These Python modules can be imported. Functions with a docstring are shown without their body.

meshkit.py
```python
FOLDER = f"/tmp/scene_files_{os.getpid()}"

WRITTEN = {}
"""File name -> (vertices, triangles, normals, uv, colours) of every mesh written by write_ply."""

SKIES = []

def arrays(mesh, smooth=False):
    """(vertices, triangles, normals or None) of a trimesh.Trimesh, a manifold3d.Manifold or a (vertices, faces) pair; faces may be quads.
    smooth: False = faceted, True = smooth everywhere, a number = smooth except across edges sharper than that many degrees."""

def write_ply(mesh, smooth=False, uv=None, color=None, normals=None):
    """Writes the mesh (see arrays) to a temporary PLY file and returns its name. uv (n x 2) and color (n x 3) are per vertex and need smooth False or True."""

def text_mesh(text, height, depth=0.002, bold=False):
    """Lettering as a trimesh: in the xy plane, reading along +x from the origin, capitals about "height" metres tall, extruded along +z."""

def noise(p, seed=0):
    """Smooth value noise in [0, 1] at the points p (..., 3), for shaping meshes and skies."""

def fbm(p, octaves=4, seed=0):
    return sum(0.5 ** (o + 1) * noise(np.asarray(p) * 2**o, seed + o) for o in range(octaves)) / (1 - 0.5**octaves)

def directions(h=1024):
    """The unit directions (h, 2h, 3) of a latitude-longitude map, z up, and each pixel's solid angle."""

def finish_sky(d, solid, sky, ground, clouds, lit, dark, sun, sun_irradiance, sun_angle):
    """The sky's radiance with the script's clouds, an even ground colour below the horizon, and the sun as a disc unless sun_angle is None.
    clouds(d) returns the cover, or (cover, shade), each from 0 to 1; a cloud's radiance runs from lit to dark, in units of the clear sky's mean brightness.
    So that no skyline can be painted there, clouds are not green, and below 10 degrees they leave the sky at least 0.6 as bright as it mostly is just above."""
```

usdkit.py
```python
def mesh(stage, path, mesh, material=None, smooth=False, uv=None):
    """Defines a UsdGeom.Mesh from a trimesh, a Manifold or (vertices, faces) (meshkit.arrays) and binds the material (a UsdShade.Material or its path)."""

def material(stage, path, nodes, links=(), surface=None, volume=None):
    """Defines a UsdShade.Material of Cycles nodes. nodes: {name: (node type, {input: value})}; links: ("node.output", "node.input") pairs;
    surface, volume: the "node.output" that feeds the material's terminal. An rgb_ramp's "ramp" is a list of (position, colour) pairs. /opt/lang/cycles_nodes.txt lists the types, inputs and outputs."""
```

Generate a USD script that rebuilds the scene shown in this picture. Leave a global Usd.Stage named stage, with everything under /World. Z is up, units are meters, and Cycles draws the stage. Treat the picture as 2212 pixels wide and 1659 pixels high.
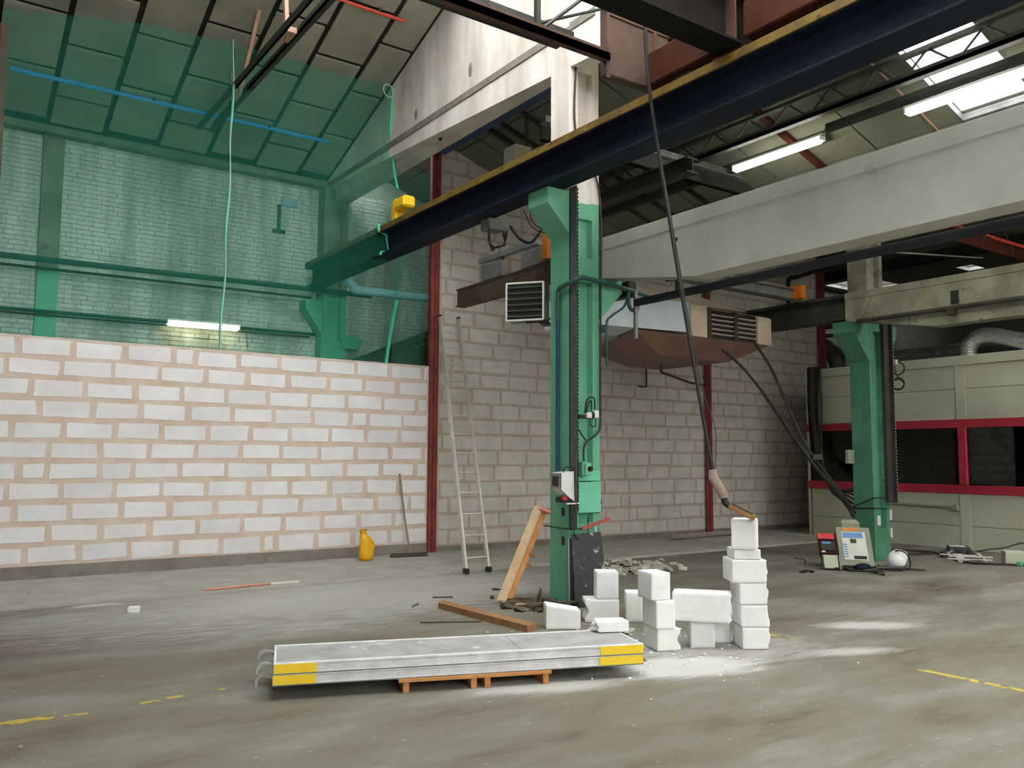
import math, random
import numpy as np, trimesh, usdkit, meshkit
from shapely.geometry import Polygon
from pxr import Usd, UsdGeom, UsdLux, UsdShade, Gf, Sdf, Vt

rng = random.Random(7)
stage = Usd.Stage.CreateInMemory()
UsdGeom.SetStageUpAxis(stage, UsdGeom.Tokens.z)
UsdGeom.SetStageMetersPerUnit(stage, 1.0)
UsdGeom.Xform.Define(stage, '/World')
UsdGeom.Scope.Define(stage, '/World/Looks')

# ------------------------------------------------------------------ camera, sky, exposure
EYE = 1.55
FOCAL_PX, PITCH, ROLL, YAW = 1828.06, 5.040, 0.3386, 55.036
cam = UsdGeom.Camera.Define(stage, '/World/camera')
cam.CreateHorizontalApertureAttr(36.0)
cam.CreateFocalLengthAttr(FOCAL_PX / 2212 * 36)
cam.CreateClippingRangeAttr((0.05, 500.0))
cam.CreateExposureAttr(0.0)
a, t, r = map(math.radians, (YAW, PITCH, ROLL))
F = np.array([math.cos(a), math.sin(a), 0]); Rt = np.array([math.sin(a), -math.cos(a), 0]); U = np.array([0, 0, 1.0])
F2 = F * math.cos(t) + U * math.sin(t); U2 = U * math.cos(t) - F * math.sin(t)
R3 = Rt * math.cos(r) + U2 * math.sin(r); U3 = U2 * math.cos(r) - Rt * math.sin(r)
cam.AddTransformOp().Set(Gf.Matrix4d(*R3, 0, *U3, 0, *(-F2), 0, 0, 0, EYE, 1))

sky = UsdLux.DomeLight.Define(stage, '/World/overcast_sky')
sky.CreateColorAttr(Gf.Vec3f(1.0, 0.975, 0.94))
sky.CreateIntensityAttr(3.9)

# ------------------------------------------------------------------ helpers
def lin(*c):
    return tuple((x / 255 / 12.92) if x / 255 <= 0.04045 else ((x / 255 + 0.055) / 1.055) ** 2.4 for x in c)

def material(name, c1, c2=None, scale=3.0, rough=0.75, metal=0.0, bump=0.0, bscale=60.0, spots=None, spot_scale=9.0, spot_at=0.62,
             stretch=(1, 1, 1), vary=0.0, spec=0.35, at=(0.35, 0.65), detail=5.0):
    """Two noise-blended tones, an optional spot colour (wear, stains), optional per-object brightness, optional fine relief."""
    c2 = c2 or c1
    n = {'geo': ('geometry', {}), 'map': ('mapping', {'scale': stretch}),
         'noise': ('noise_texture', {'scale': scale, 'detail': detail, 'roughness': 0.6}),
         'ramp': ('rgb_ramp', {'ramp': [(at[0], c1), (at[1], c2)]}),
         'p': ('principled_bsdf', {'roughness': rough, 'metallic': metal, 'specular_ior_level': spec})}
    l = [('geo.position', 'map.vector'), ('map.vector', 'noise.vector'), ('noise.fac', 'ramp.fac')]
    out = 'ramp.color'
    if spots:
        n['sn'] = ('noise_texture', {'scale': spot_scale, 'detail': 6.0, 'roughness': 0.65})
        n['sr'] = ('map_range', {'from_min': spot_at, 'from_max': spot_at + 0.06, 'clamp': True})
        n['sm'] = ('mix_color', {'b': spots})
        l += [('map.vector', 'sn.vector'), ('sn.fac', 'sr.value'), ('sr.result', 'sm.fac'), (out, 'sm.a')]
        out = 'sm.result'
    if vary:
        n['oi'] = ('object_info', {})
        n['vr'] = ('map_range', {'to_min': 1 - vary, 'to_max': 1 + vary})
        n['hsv'] = ('hsv', {})
        l += [('oi.random', 'vr.value'), ('vr.result', 'hsv.value'), (out, 'hsv.color')]
        out = 'hsv.color'
    l.append((out, 'p.base_color'))
    if bump:
        n['bn'] = ('noise_texture', {'scale': bscale, 'detail': 4.0})
        n['b'] = ('bump', {'strength': bump, 'distance': 0.01})
        l += [('geo.position', 'bn.vector'), ('bn.fac', 'b.height'), ('b.normal', 'p.normal')]
    return usdkit.material(stage, '/World/Looks/' + name, n, l, surface='p.BSDF')

def glow(name, col, strength):
    return usdkit.material(stage, '/World/Looks/' + name, {'e': ('emission', {'color': col, 'strength': strength})}, [], surface='e.emission')

_used = set()
def numbered(path):
    p, k = path, 0
    while p in _used:
        k += 1
        p = f'{path}_{k:03d}'
    _used.add(p)
    return p

def tag(prim, label=None, cat=None, group=None, kind=None):
    for k, v in (('label', label), ('category', cat), ('group', group), ('kind', kind)):
        if v: prim.SetCustomDataByKey(k, v)
    return prim

class Thing:
    def __init__(s, path, base): s.path, s.base = path, np.array(base, float)

def thing(name, label, cat, base, group=None, kind=None):
    path = numbered('/World/' + name)
    x = UsdGeom.Xform.Define(stage, path); x.AddTranslateOp().Set(Gf.Vec3d(*map(float, base)))
    tag(x.GetPrim(), label, cat, group, kind)
    return Thing(path, base)

def struct(name, base=(0, 0, 0), label=None):
    return thing(name, label, None, base, kind='structure')

def part(parent, name, mb, mat, label=None, smooth=False, kind=None):
    path = numbered(parent.path + '/' + name)
    v, f = mb.arrays()
    usdkit.mesh(stage, path, (v - parent.base, f), mat, smooth=smooth)
    p = stage.GetPrimAtPath(path)
    tag(p, label, None, None, kind)
    return Thing(path, parent.base)

def single(name, label, cat, mb, mat, group=None, kind=None, smooth=False):
    """A thing that is one mesh."""
    path = numbered('/World/' + name)
    v, f = mb.arrays()
    usdkit.mesh(stage, path, (v, f), mat, smooth=smooth)
    tag(stage.GetPrimAtPath(path), label, cat, group, kind)

def _chamfer_topology():
    s, c = 1.0, 0.8
    pts = []
    for sx in (-1, 1):
        for sy in (-1, 1):
            for sz in (-1, 1):
                for k in range(3):
                    p = [sx * c, sy * c, sz * c]; p[k] = (sx, sy, sz)[k] * s
                    pts.append(p)
    h = trimesh.convex.convex_hull(np.array(pts, float))
    pts = np.array(pts, float)
    idx = [int(np.argmin(np.linalg.norm(pts - q, axis=1))) for q in h.vertices]
    return pts, np.array(idx)[h.faces]
_CP, _CF = _chamfer_topology()
_BF = np.array([[0,2,3],[0,3,1],[4,5,7],[4,7,6],[0,1,5],[0,5,4],[2,6,7],[2,7,3],[0,4,6],[0,6,2],[1,3,7],[1,7,5]])

def frame(u, n=None):
    """3x3 whose columns are the local axes: u along, n across (both horizontal by default), up."""
    u = np.array(u, float); u /= np.linalg.norm(u)
    n = np.array([-u[1], u[0], 0.0]) if n is None else np.array(n, float)
    n /= np.linalg.norm(n)
    return np.stack([u, n, np.cross(u, n)], 1)

def rotz(deg):
    c, s = math.cos(math.radians(deg)), math.sin(math.radians(deg))
    return np.array([[c, -s, 0], [s, c, 0], [0, 0, 1.0]])

class MB:
    def __init__(s): s.v, s.f, s.n = [], [], 0
    def add(s, v, f):
        v = np.asarray(v, float); s.v.append(v); s.f.append(np.asarray(f, int) + s.n); s.n += len(v); return s
    def arrays(s): return np.vstack(s.v), np.vstack(s.f)
    def bx(s, x0, x1, y0, y1, z0, z1, ch=0.0):
        return s.box(((x0+x1)/2, (y0+y1)/2, (z0+z1)/2), (abs(x1-x0), abs(y1-y0), abs(z1-z0)), ch=ch)
    def box(s, c, size, R=None, ch=0.0):
        h = np.array(size, float) / 2
        if ch:
            v = np.sign(_CP) * np.where(np.abs(_CP) > 0.9, h, h - min(ch, 0.45 * min(h) * 2)); f = _CF
        else:
            v = np.array([[x, y, z] for x in (-h[0], h[0]) for y in (-h[1], h[1]) for z in (-h[2], h[2])]); f = _BF
        if R is not None: v = v @ np.asarray(R).T
        return s.add(v + np.array(c, float), f)
    def hexa(s, p):
        """8 corners ordered as (x0/x1, y0/y1, z0/z1)."""
        return s.add(p, _BF)
    def tube(s, pts, r, n=8, cap=True):
        p = np.array(pts, float)
        r = np.broadcast_to(r, (len(p),))
        t = np.gradient(p, axis=0); t /= np.linalg.norm(t, axis=1, keepdims=True) + 1e-12
        ref = np.array([0, 0, 1.0]) if abs(t[0][2]) < 0.9 else np.array([1.0, 0, 0])
        nrm = np.cross(t[0], ref); nrm /= np.linalg.norm(nrm)
        rings = []
        ang = np.arange(n) * 2 * math.pi / n
        for k in range(len(p)):
            nrm = nrm - t[k] * (nrm @ t[k]); nrm /= np.linalg.norm(nrm) + 1e-12
            b = np.cross(t[k], nrm)
            rings.append(p[k] + r[k] * (np.cos(ang)[:, None] * nrm + np.sin(ang)[:, None] * b))
        v = np.vstack(rings); f = []
        for k in range(len(p) - 1):
            for j in range(n):
                a, b2 = k*n + j, k*n + (j+1) % n
                f += [[a, b2, b2 + n], [a, b2 + n, a + n]]
        if cap:
            m = len(v); v = np.vstack([v, p[:1], p[-1:]])
            e = (len(p) - 1) * n
            f += [[m, (j+1) % n, j] for j in range(n)] + [[m+1, e + j, e + (j+1) % n] for j in range(n)]
        return s.add(v, f)
    def prism(s, poly, o, ex, ey, ez, depth):
        """2D polygon in the (ex, ey) plane at o, extruded along ez."""
        m = trimesh.creation.extrude_polygon(poly if isinstance(poly, Polygon) else Polygon(poly), depth, engine='earcut')
        R = np.stack([np.array(e, float) for e in (ex, ey, ez)], 1)
        f = m.faces if np.linalg.det(R) > 0 else m.faces[:, ::-1]
        return s.add(m.vertices @ R.T + np.array(o, float), f)
    def yz(s, poly, x0, x1): return s.prism(poly, (x0, 0, 0), (0, 1, 0), (0, 0, 1), (1, 0, 0), x1 - x0)
    def xz(s, poly, y0, y1): return s.prism(poly, (0, y0, 0), (1, 0, 0), (0, 0, 1), (0, 1, 0), y1 - y0)
    def xy(s, poly, z0, z1): return s.prism(poly, (0, 0, z0), (1, 0, 0), (0, 1, 0), (0, 0, 1), z1 - z0)
    def grid(s, P):
        """P: (m, n, 3) points of a sheet."""
        m, n = P.shape[:2]
        i, j = np.meshgrid(np.arange(m-1), np.arange(n-1), indexing='ij')
        a = (i*n + j).ravel()
        return s.add(P.reshape(-1, 3), np.vstack([np.stack([a, a+n, a+n+1], 1), np.stack([a, a+n+1, a+1], 1)]))
    def tri(s, m): return s.add(m.vertices, m.faces)

def bez(*pts, n=16):
    """Smooth curve through the points (Catmull-Rom)."""
    p = np.array(pts, float)
    q = np.vstack([2*p[0]-p[1], p, 2*p[-1]-p[-2]])
    out = []
    for k in range(len(p) - 1):
        a, b, c, d = q[k:k+4]
        for u in np.linspace(0, 1, n, endpoint=False):
            out.append(0.5*((2*b) + (c-a)*u + (2*a-5*b+4*c-d)*u*u + (3*b-a-3*c+d)*u**3))
    out.append(p[-1])
    return np.array(out)

def ibeam_y(mb, x0, x1, z0, z1, y0, y1, tf=0.02, tw=0.012):
    xc = (x0 + x1) / 2
    mb.bx(x0, x1, y0, y1, z0, z0 + tf).bx(x0, x1, y0, y1, z1 - tf, z1).bx(xc - tw/2, xc + tw/2, y0, y1, z0 + tf, z1 - tf)
    return mb

# ------------------------------------------------------------------ looks
M = {}
M['block'] = material('aerated_block', lin(222, 219, 219), lin(232, 230, 231), 3, 0.9, vary=0.05, bump=0.25, bscale=45)
M['mortar'] = material('tan_thinset', lin(202, 182, 166), lin(216, 199, 186), 4, 0.9, bump=0.3, bscale=50)
M['block_b'] = material('aerated_block_shaded', lin(196, 192, 182), lin(212, 207, 198), 5, 0.9, vary=0.05, bump=0.25, bscale=45)  # darker copy of the block colour, shade of the tall wall put in
M['mortar_b'] = material('tan_thinset_shaded', lin(178, 160, 147), lin(192, 175, 162), 5, 0.9, bump=0.3, bscale=50)  # joint colour darkened likewise, with the shade on that wall included
M['brick'] = material('whitewashed_brick', lin(158, 154, 146), lin(228, 226, 222), 2.6, 0.9, vary=0.10, bump=0.6, bscale=40, stretch=(1, 1, 0.10), spots=lin(124, 116, 108), spot_scale=7, spot_at=0.68)
M['brick_joint'] = material('old_mortar', lin(156, 154, 148), lin(182, 180, 174), 1.5, 0.95)
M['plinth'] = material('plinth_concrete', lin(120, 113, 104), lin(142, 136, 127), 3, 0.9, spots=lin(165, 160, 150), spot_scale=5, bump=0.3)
M['slab'] = material('kerb_slab_concrete', lin(158, 155, 144), lin(176, 174, 165), 2.2, 0.9, spots=lin(135, 130, 120), spot_scale=6, spot_at=0.64, bump=0.2)
M['white_conc'] = material('white_painted_concrete', lin(196, 184, 174), lin(226, 220, 212), 2.5, 0.9, stretch=(1, 1, 0.25), spots=lin(150, 128, 112), spot_scale=5, spot_at=0.68, bump=0.35, bscale=40)
M['beam_conc'] = material('pale_beam_concrete', lin(164, 164, 151), lin(182, 182, 172), 1.3, 0.85, spots=lin(160, 160, 146), spot_scale=2.2, spot_at=0.66, bump=0.15)
M['dirty_conc'] = material('dirty_beam_concrete', lin(104, 104, 88), lin(140, 140, 122), 2.5, 0.9, spots=lin(84, 84, 70), spot_scale=4, spot_at=0.62, bump=0.3)
M['green'] = material('green_paint', lin(86, 152, 118), lin(104, 172, 138), 2.5, 0.55, spots=lin(120, 176, 146), spot_scale=14, spot_at=0.7, stretch=(1, 1, 0.5), bump=0.08)
M['green_mint'] = material('mint_green_paint', lin(100, 184, 146), lin(114, 196, 160), 3, 0.5, spots=lin(70, 150, 112), spot_scale=10, spot_at=0.7, bump=0.06)
M['green_dark'] = material('worn_green_paint', lin(60, 112, 86), lin(78, 132, 104), 3, 0.6, spots=lin(130, 160, 140), spot_scale=7, spot_at=0.7, bump=0.1)
M['panel_roof'] = material('ceiling_panel', lin(142, 140, 124), lin(164, 160, 146), 1.2, 0.9, vary=0.09, spots=lin(122, 112, 94), spot_scale=1.7, spot_at=0.66)
M['panel_roof2'] = material('ceiling_panel_grey', lin(108, 110, 94), lin(122, 124, 108), 1.0, 0.9, vary=0.05)
M['void'] = material('roof_void_dark', lin(40, 36, 28), lin(52, 48, 40), 3, 0.9)
M['roof_sheet'] = material('roof_sheet_pale', lin(150, 148, 138), lin(165, 163, 152), 1, 0.9)
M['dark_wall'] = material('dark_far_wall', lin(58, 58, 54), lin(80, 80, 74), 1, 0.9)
M['near_wall'] = material('hall_wall_pale', lin(190, 186, 176), lin(205, 202, 194), 1, 0.9)
M['navy'] = material('navy_beam_paint', lin(25, 31, 42), lin(31, 38, 52), 2, 0.55, spec=0.08, spots=lin(24, 28, 34), spot_scale=5)
M['yellow_rail'] = material('rusty_yellow_rail', lin(120, 96, 32), lin(92, 68, 30), 5, 0.7, spots=lin(76, 50, 28), spot_scale=8, spot_at=0.6)
M['yellow'] = material('yellow_paint', lin(238, 186, 22), lin(248, 204, 40), 5, 0.5)
M['orange'] = material('orange_paint', lin(206, 122, 34), lin(186, 100, 26), 5, 0.5)
M['rust'] = material('rust_brown_steel', lin(78, 54, 44), lin(98, 70, 58), 4, 0.7, bump=0.1)
M['rust_red'] = material('red_oxide_steel', lin(62, 33, 25), lin(78, 42, 30), 4, 0.6, spec=0.08, bump=0.08)
M['post_red'] = material('red_primer_post', lin(118, 50, 46), lin(142, 66, 62), 5, 0.6, spots=lin(170, 110, 100), spot_scale=16, spot_at=0.72)
M['brown_steel'] = material('dusty_brown_steel', lin(78, 62, 53), lin(98, 82, 71), 3, 0.7, spec=0.15)
M['black_steel'] = material('black_girder_steel', lin(26, 24, 22), lin(36, 34, 30), 3, 0.75, spec=0.08)  # one even near-black tone for the second crane girder
M['dark_steel'] = material('dark_steel', lin(46, 46, 40), lin(62, 60, 52), 4, 0.6)
M['grey_steel'] = material('grey_steel', lin(104, 104, 102), lin(130, 130, 128), 4, 0.5, metal=0.3)
M['galv'] = material('galvanised_steel', lin(176, 178, 178), lin(206, 208, 208), 8, 0.38, metal=0.75)
M['alu'] = material('ribbed_aluminium', lin(206, 206, 206), lin(230, 230, 232), 9, 0.42, metal=0.0, spots=lin(168, 166, 160), spot_scale=5, spot_at=0.68)
M['ladder_alu'] = material('dull_aluminium', lin(190, 186, 172), lin(206, 202, 190), 6, 0.5, metal=0.25)
M['deck'] = material('dusty_deck_plywood', lin(148, 148, 146), lin(172, 172, 170), 4, 0.85, spots=lin(206, 206, 204), spot_scale=6, spot_at=0.64, bump=0.2)
M['deck_yellow'] = material('yellow_end_paint', lin(240, 200, 36), lin(248, 214, 60), 5, 0.5, spots=lin(206, 180, 140), spot_scale=7, spot_at=0.68)
M['pine'] = material('pine_plank', lin(194, 164, 130), lin(212, 184, 152), 9, 0.75, stretch=(1, 1, 1), bump=0.15)
M['pallet'] = material('pallet_wood', lin(196, 142, 88), lin(178, 122, 70), 7, 0.8, bump=0.15)
M['timber'] = material('brown_timber', lin(140, 102, 66), lin(160, 120, 82), 8, 0.8, bump=0.2)
M['old_wood'] = material('weathered_wood_scrap', lin(70, 62, 50), lin(104, 92, 74), 8, 0.85)
M['ytong'] = material('white_block', lin(229, 229, 228), lin(237, 237, 236), 7, 0.92, bump=0.16, bscale=45, spots=lin(214, 212, 206), spot_scale=4, spot_at=0.7)
M['board'] = material('charcoal_board', lin(58, 58, 58), lin(70, 70, 70), 4, 0.7, spots=lin(206, 206, 204), spot_scale=8, spot_at=0.585)
M['black'] = material('black_rubber', lin(30, 30, 28), lin(38, 38, 36), 5, 0.6)
M['cable'] = material('dark_cable', lin(40, 38, 30), lin(52, 50, 42), 5, 0.55)
M['red_paint'] = material('bright_red_paint', lin(200, 44, 50), lin(214, 70, 70), 7, 0.5, spots=lin(226, 150, 150), spot_scale=14, spot_at=0.64)
M['crimson'] = material('crimson_frame_paint', lin(164, 40, 58), lin(178, 52, 68), 3, 0.4)
M['blue_pipe'] = material('sky_blue_pipe', lin(58, 140, 226), lin(76, 156, 236), 3, 0.45)
M['red_pipe'] = material('pink_red_pipe', lin(206, 64, 54), lin(216, 84, 70), 3, 0.5)
M['copper'] = material('pinkish_rod', lin(176, 132, 112), lin(196, 160, 140), 5, 0.6)
M['navy_pipe'] = material('dark_blue_pipe', lin(34, 58, 92), lin(44, 70, 104), 3, 0.5)
M['tray_dark'] = material('tray_dark_grey', lin(66, 72, 70), lin(84, 90, 88), 12, 0.6)
M['faded_red'] = material('faded_red_bar', lin(158, 72, 66), lin(176, 92, 84), 6, 0.6)
M['slate'] = material('dark_slate_duct', lin(36, 39, 47), lin(46, 49, 58), 2, 0.6, spec=0.15)
M['dkgreen_pipe'] = material('dark_green_pipe', lin(34, 70, 62), lin(46, 84, 76), 3, 0.5)
M['blue_duct'] = material('pale_blue_duct', lin(150, 190, 206), lin(170, 206, 220), 2, 0.5)
M['white_box'] = material('white_plastic', lin(214, 214, 212), lin(226, 226, 224), 5, 0.5)
M['cream'] = material('cream_sheet_metal', lin(190, 172, 156), lin(204, 188, 172), 3, 0.6)
M['cream_panel'] = material('cream_panel', lin(196, 182, 140), lin(206, 194, 156), 3, 0.7)
M['duct_white'] = material('duct_pale_blue_grey', lin(182, 196, 204), lin(200, 212, 218), 2, 0.5)
M['duct_brown'] = material('duct_brown_underside', lin(120, 92, 78), lin(136, 106, 92), 2, 0.7)
M['office'] = material('office_panel', lin(176, 178, 158), lin(190, 192, 172), 1.2, 0.7, spots=lin(158, 156, 140), spot_scale=2.4, spot_at=0.68, vary=0.03)
M['office_dark'] = material('office_inside_dark', lin(44, 46, 42), lin(60, 60, 56), 2, 0.8)
M['alufoil'] = material('crinkled_foil_duct', lin(200, 204, 204), lin(230, 232, 232), 12, 0.28, metal=0.9, bump=0.7, bscale=30)
M['sand_bag'] = material('yellow_plastic_sack', lin(232, 168, 24), lin(244, 190, 44), 8, 0.45, spots=lin(236, 140, 30), spot_scale=9, spot_at=0.66, bump=0.3, bscale=30)
M['broom'] = material('dusty_brush_bristle', lin(74, 66, 58), lin(92, 84, 74), 30, 0.95, bump=0.8, bscale=120)
M['broom_handle'] = material('grey_handle_wood', lin(134, 116, 104), lin(150, 132, 120), 8, 0.8)
M['cab_grey'] = material('grey_green_cabinet', lin(126, 130, 112), lin(140, 144, 126), 3, 0.55)
M['cab_label'] = material('white_control_label', lin(196, 196, 184), lin(208, 208, 198), 4, 0.5)
M['blue_label'] = material('blue_label', lin(96, 136, 190), lin(106, 146, 200), 6, 0.5)
M['orange_label'] = material('orange_label', lin(226, 140, 60), lin(220, 110, 60), 30, 0.5)
M['paint_line'] = material('worn_yellow_floor_paint', lin(186, 164, 66), lin(172, 154, 88), 7, 0.8, spots=lin(116, 110, 92), spot_scale=11, spot_at=0.50)
M['pinkw'] = material('red_white_batten', lin(206, 134, 110), lin(214, 150, 126), 5, 0.7)
M['whitew'] = material('white_batten', lin(226, 216, 204), lin(220, 208, 194), 5, 0.7)
M['grey_pipe'] = material('grey_tube', lin(140, 132, 122), lin(156, 148, 138), 3, 0.6)
M['rubble'] = material('grey_rubble', lin(168, 166, 150), lin(190, 188, 172), 8, 0.95)
M['tube_on'] = glow('lit_tube', (1.0, 0.97, 0.86), 34.0)
M['tube_warm'] = glow('lit_tube_warm', (1.0, 0.86, 0.52), 16.0)

def net_material():
    n = {'tr': ('transparent_bsdf', {'color': (0.84, 0.98, 0.94)}), 'd': ('diffuse_bsdf', {'color': lin(70, 196, 164)}), 't': ('translucent_bsdf', {'color': lin(70, 196, 164)}),
         'm1': ('mix_closure', {'fac': 0.5}), 'm2': ('mix_closure', {'fac': 0.2})}
    return usdkit.material(stage, '/World/Looks/green_netting', n, [('d.BSDF', 'm1.closure1'), ('t.BSDF', 'm1.closure2'), ('tr.BSDF', 'm2.closure1'), ('m1.closure', 'm2.closure2')], surface='m2.closure')
M['net'] = net_material()
M['net_fold'] = material('net_fold_green', lin(70, 196, 166), lin(90, 210, 180), 20, 0.8)
M['rope'] = material('pale_cord', lin(190, 220, 206), lin(206, 232, 220), 9, 0.8)

def pane_material(name, tint, rough_part, refl):
    n = {'tr': ('transparent_bsdf', {'color': tint}), 'g': ('glossy_bsdf', {'roughness': rough_part}), 'm': ('mix_closure', {'fac': refl})}
    return usdkit.material(stage, '/World/Looks/' + name, n, [('tr.BSDF', 'm.closure1'), ('g.BSDF', 'm.closure2')], surface='m.closure')
M['skylight'] = pane_material('skylight_glazing', (0.94, 0.96, 0.97), 0.15, 0.04)
M['dark_glass'] = pane_material('office_glazing', (0.42, 0.44, 0.42), 0.02, 0.03)

def floor_material():
    n = {'geo': ('geometry', {}),
         'm1': ('mapping', {'rotation': (0, 0, 0.61), 'scale': (0.45, 1.25, 1)}), 'n1': ('noise_texture', {'scale': 1.0, 'detail': 8.0, 'roughness': 0.68}), 'r1': ('rgb_ramp', {'ramp': [(0.32, lin(88, 79, 65)), (0.42, lin(112, 104, 91)), (0.52, lin(118, 116, 102)), (0.68, lin(141, 138, 127))]}),
         'st': ('mapping', {'rotation': (0, 0, 0.61), 'scale': (1.1, 5.0, 1)}), 'n2': ('noise_texture', {'scale': 1.0, 'detail': 7.0, 'roughness': 0.7}), 'r2': ('map_range', {'from_min': 0.56, 'from_max': 0.74, 'to_max': 0.6, 'clamp': True}),
         'mx': ('mix_color', {'b': lin(92, 84, 72)}),
         'n3': ('noise_texture', {'scale': 16.0, 'detail': 5.0}), 'r3': ('map_range', {'from_min': 0.68, 'from_max': 0.74, 'to_max': 0.5, 'clamp': True}), 'm3': ('mix_color', {'b': lin(188, 186, 178)}),
         'n4': ('noise_texture', {'scale': 2.6, 'detail': 9.0, 'roughness': 0.75}),
         'p': ('principled_bsdf', {'roughness': 0.72, 'specular_ior_level': 0.3}), 'bn': ('noise_texture', {'scale': 25.0, 'detail': 6.0}), 'b': ('bump', {'strength': 0.25, 'distance': 0.01})}
    l = [('geo.position', 'm1.vector'), ('m1.vector', 'n1.vector'), ('n1.fac', 'r1.fac'), ('geo.position', 'st.vector'), ('st.vector', 'n2.vector'), ('n2.fac', 'r2.value'), ('r1.color', 'mx.a'), ('r2.result', 'mx.fac'),
         ('geo.position', 'n3.vector'), ('n3.fac', 'r3.value'), ('mx.result', 'm3.a'), ('r3.result', 'm3.fac'), ('st.vector', 'n4.vector'), ('geo.position', 'bn.vector'), ('bn.fac', 'b.height'), ('b.normal', 'p.normal')]
    # spilt block dust: each patch an ellipse (x, y, rx, ry, turn, strength) broken up by noise
    out = 'm3.result'
    for k, (x, y, rx, ry, rot, s) in enumerate([(4.75, 4.62, 0.95, 0.42, -0.35, 1.25), (5.5, 4.95, 1.5, 1.0, -0.3, 0.75), (7.45, 4.75, 0.75, 0.26, -0.5, 1.0), (8.4, 9.3, 1.3, 0.8, 0, 0.7),
                                                (1.62, 9.86, 0.4, 0.1, 0, 1.2), (3.6, 4.75, 0.9, 0.28, -0.35, 0.9), (8.3, 5.2, 1.6, 0.9, -0.4, 0.5), (4.2, 9.1, 5.2, 2.4, 0.0, 0.85), (2.2, 7.8, 3.0, 1.2, -0.2, 0.4), (9.6, 6.2, 1.6, 0.7, -0.5, 0.5), (6.3, 4.2, 0.8, 0.2, -0.35, 0.8)]):
        n[f'dm{k}'] = ('mapping', {'mapping_type': 'texture', 'location': (x, y, 0), 'rotation': (0, 0, rot), 'scale': (rx, ry, 1)})
        n[f'dg{k}'] = ('gradient_texture', {'gradient_type': 'spherical'})
        n[f'ds{k}'] = ('math', {'math_type': 'multiply_add', 'value2': s * 1.05, 'value3': -0.68})
        n[f'da{k}'] = ('math', {'math_type': 'add'})
        n[f'dr{k}'] = ('map_range', {'from_min': 0.0, 'from_max': 0.45, 'to_max': min(0.7, 0.6 * s), 'clamp': True})
        n[f'dx{k}'] = ('mix_color', {'b': lin(206, 205, 202)})
        l += [('geo.position', f'dm{k}.vector'), (f'dm{k}.vector', f'dg{k}.vector'), (f'dg{k}.fac', f'ds{k}.value1'), (f'ds{k}.value', f'da{k}.value1'), ('n4.fac', f'da{k}.value2'), (f'da{k}.value', f'dr{k}.value'),
              (f'dr{k}.result', f'dx{k}.fac'), (out, f'dx{k}.a')]
        out = f'dx{k}.result'
    l.append((out, 'p.base_color'))
    return usdkit.material(stage, '/World/Looks/hall_floor', n, l, surface='p.BSDF')
M['floor'] = floor_material()

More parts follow.
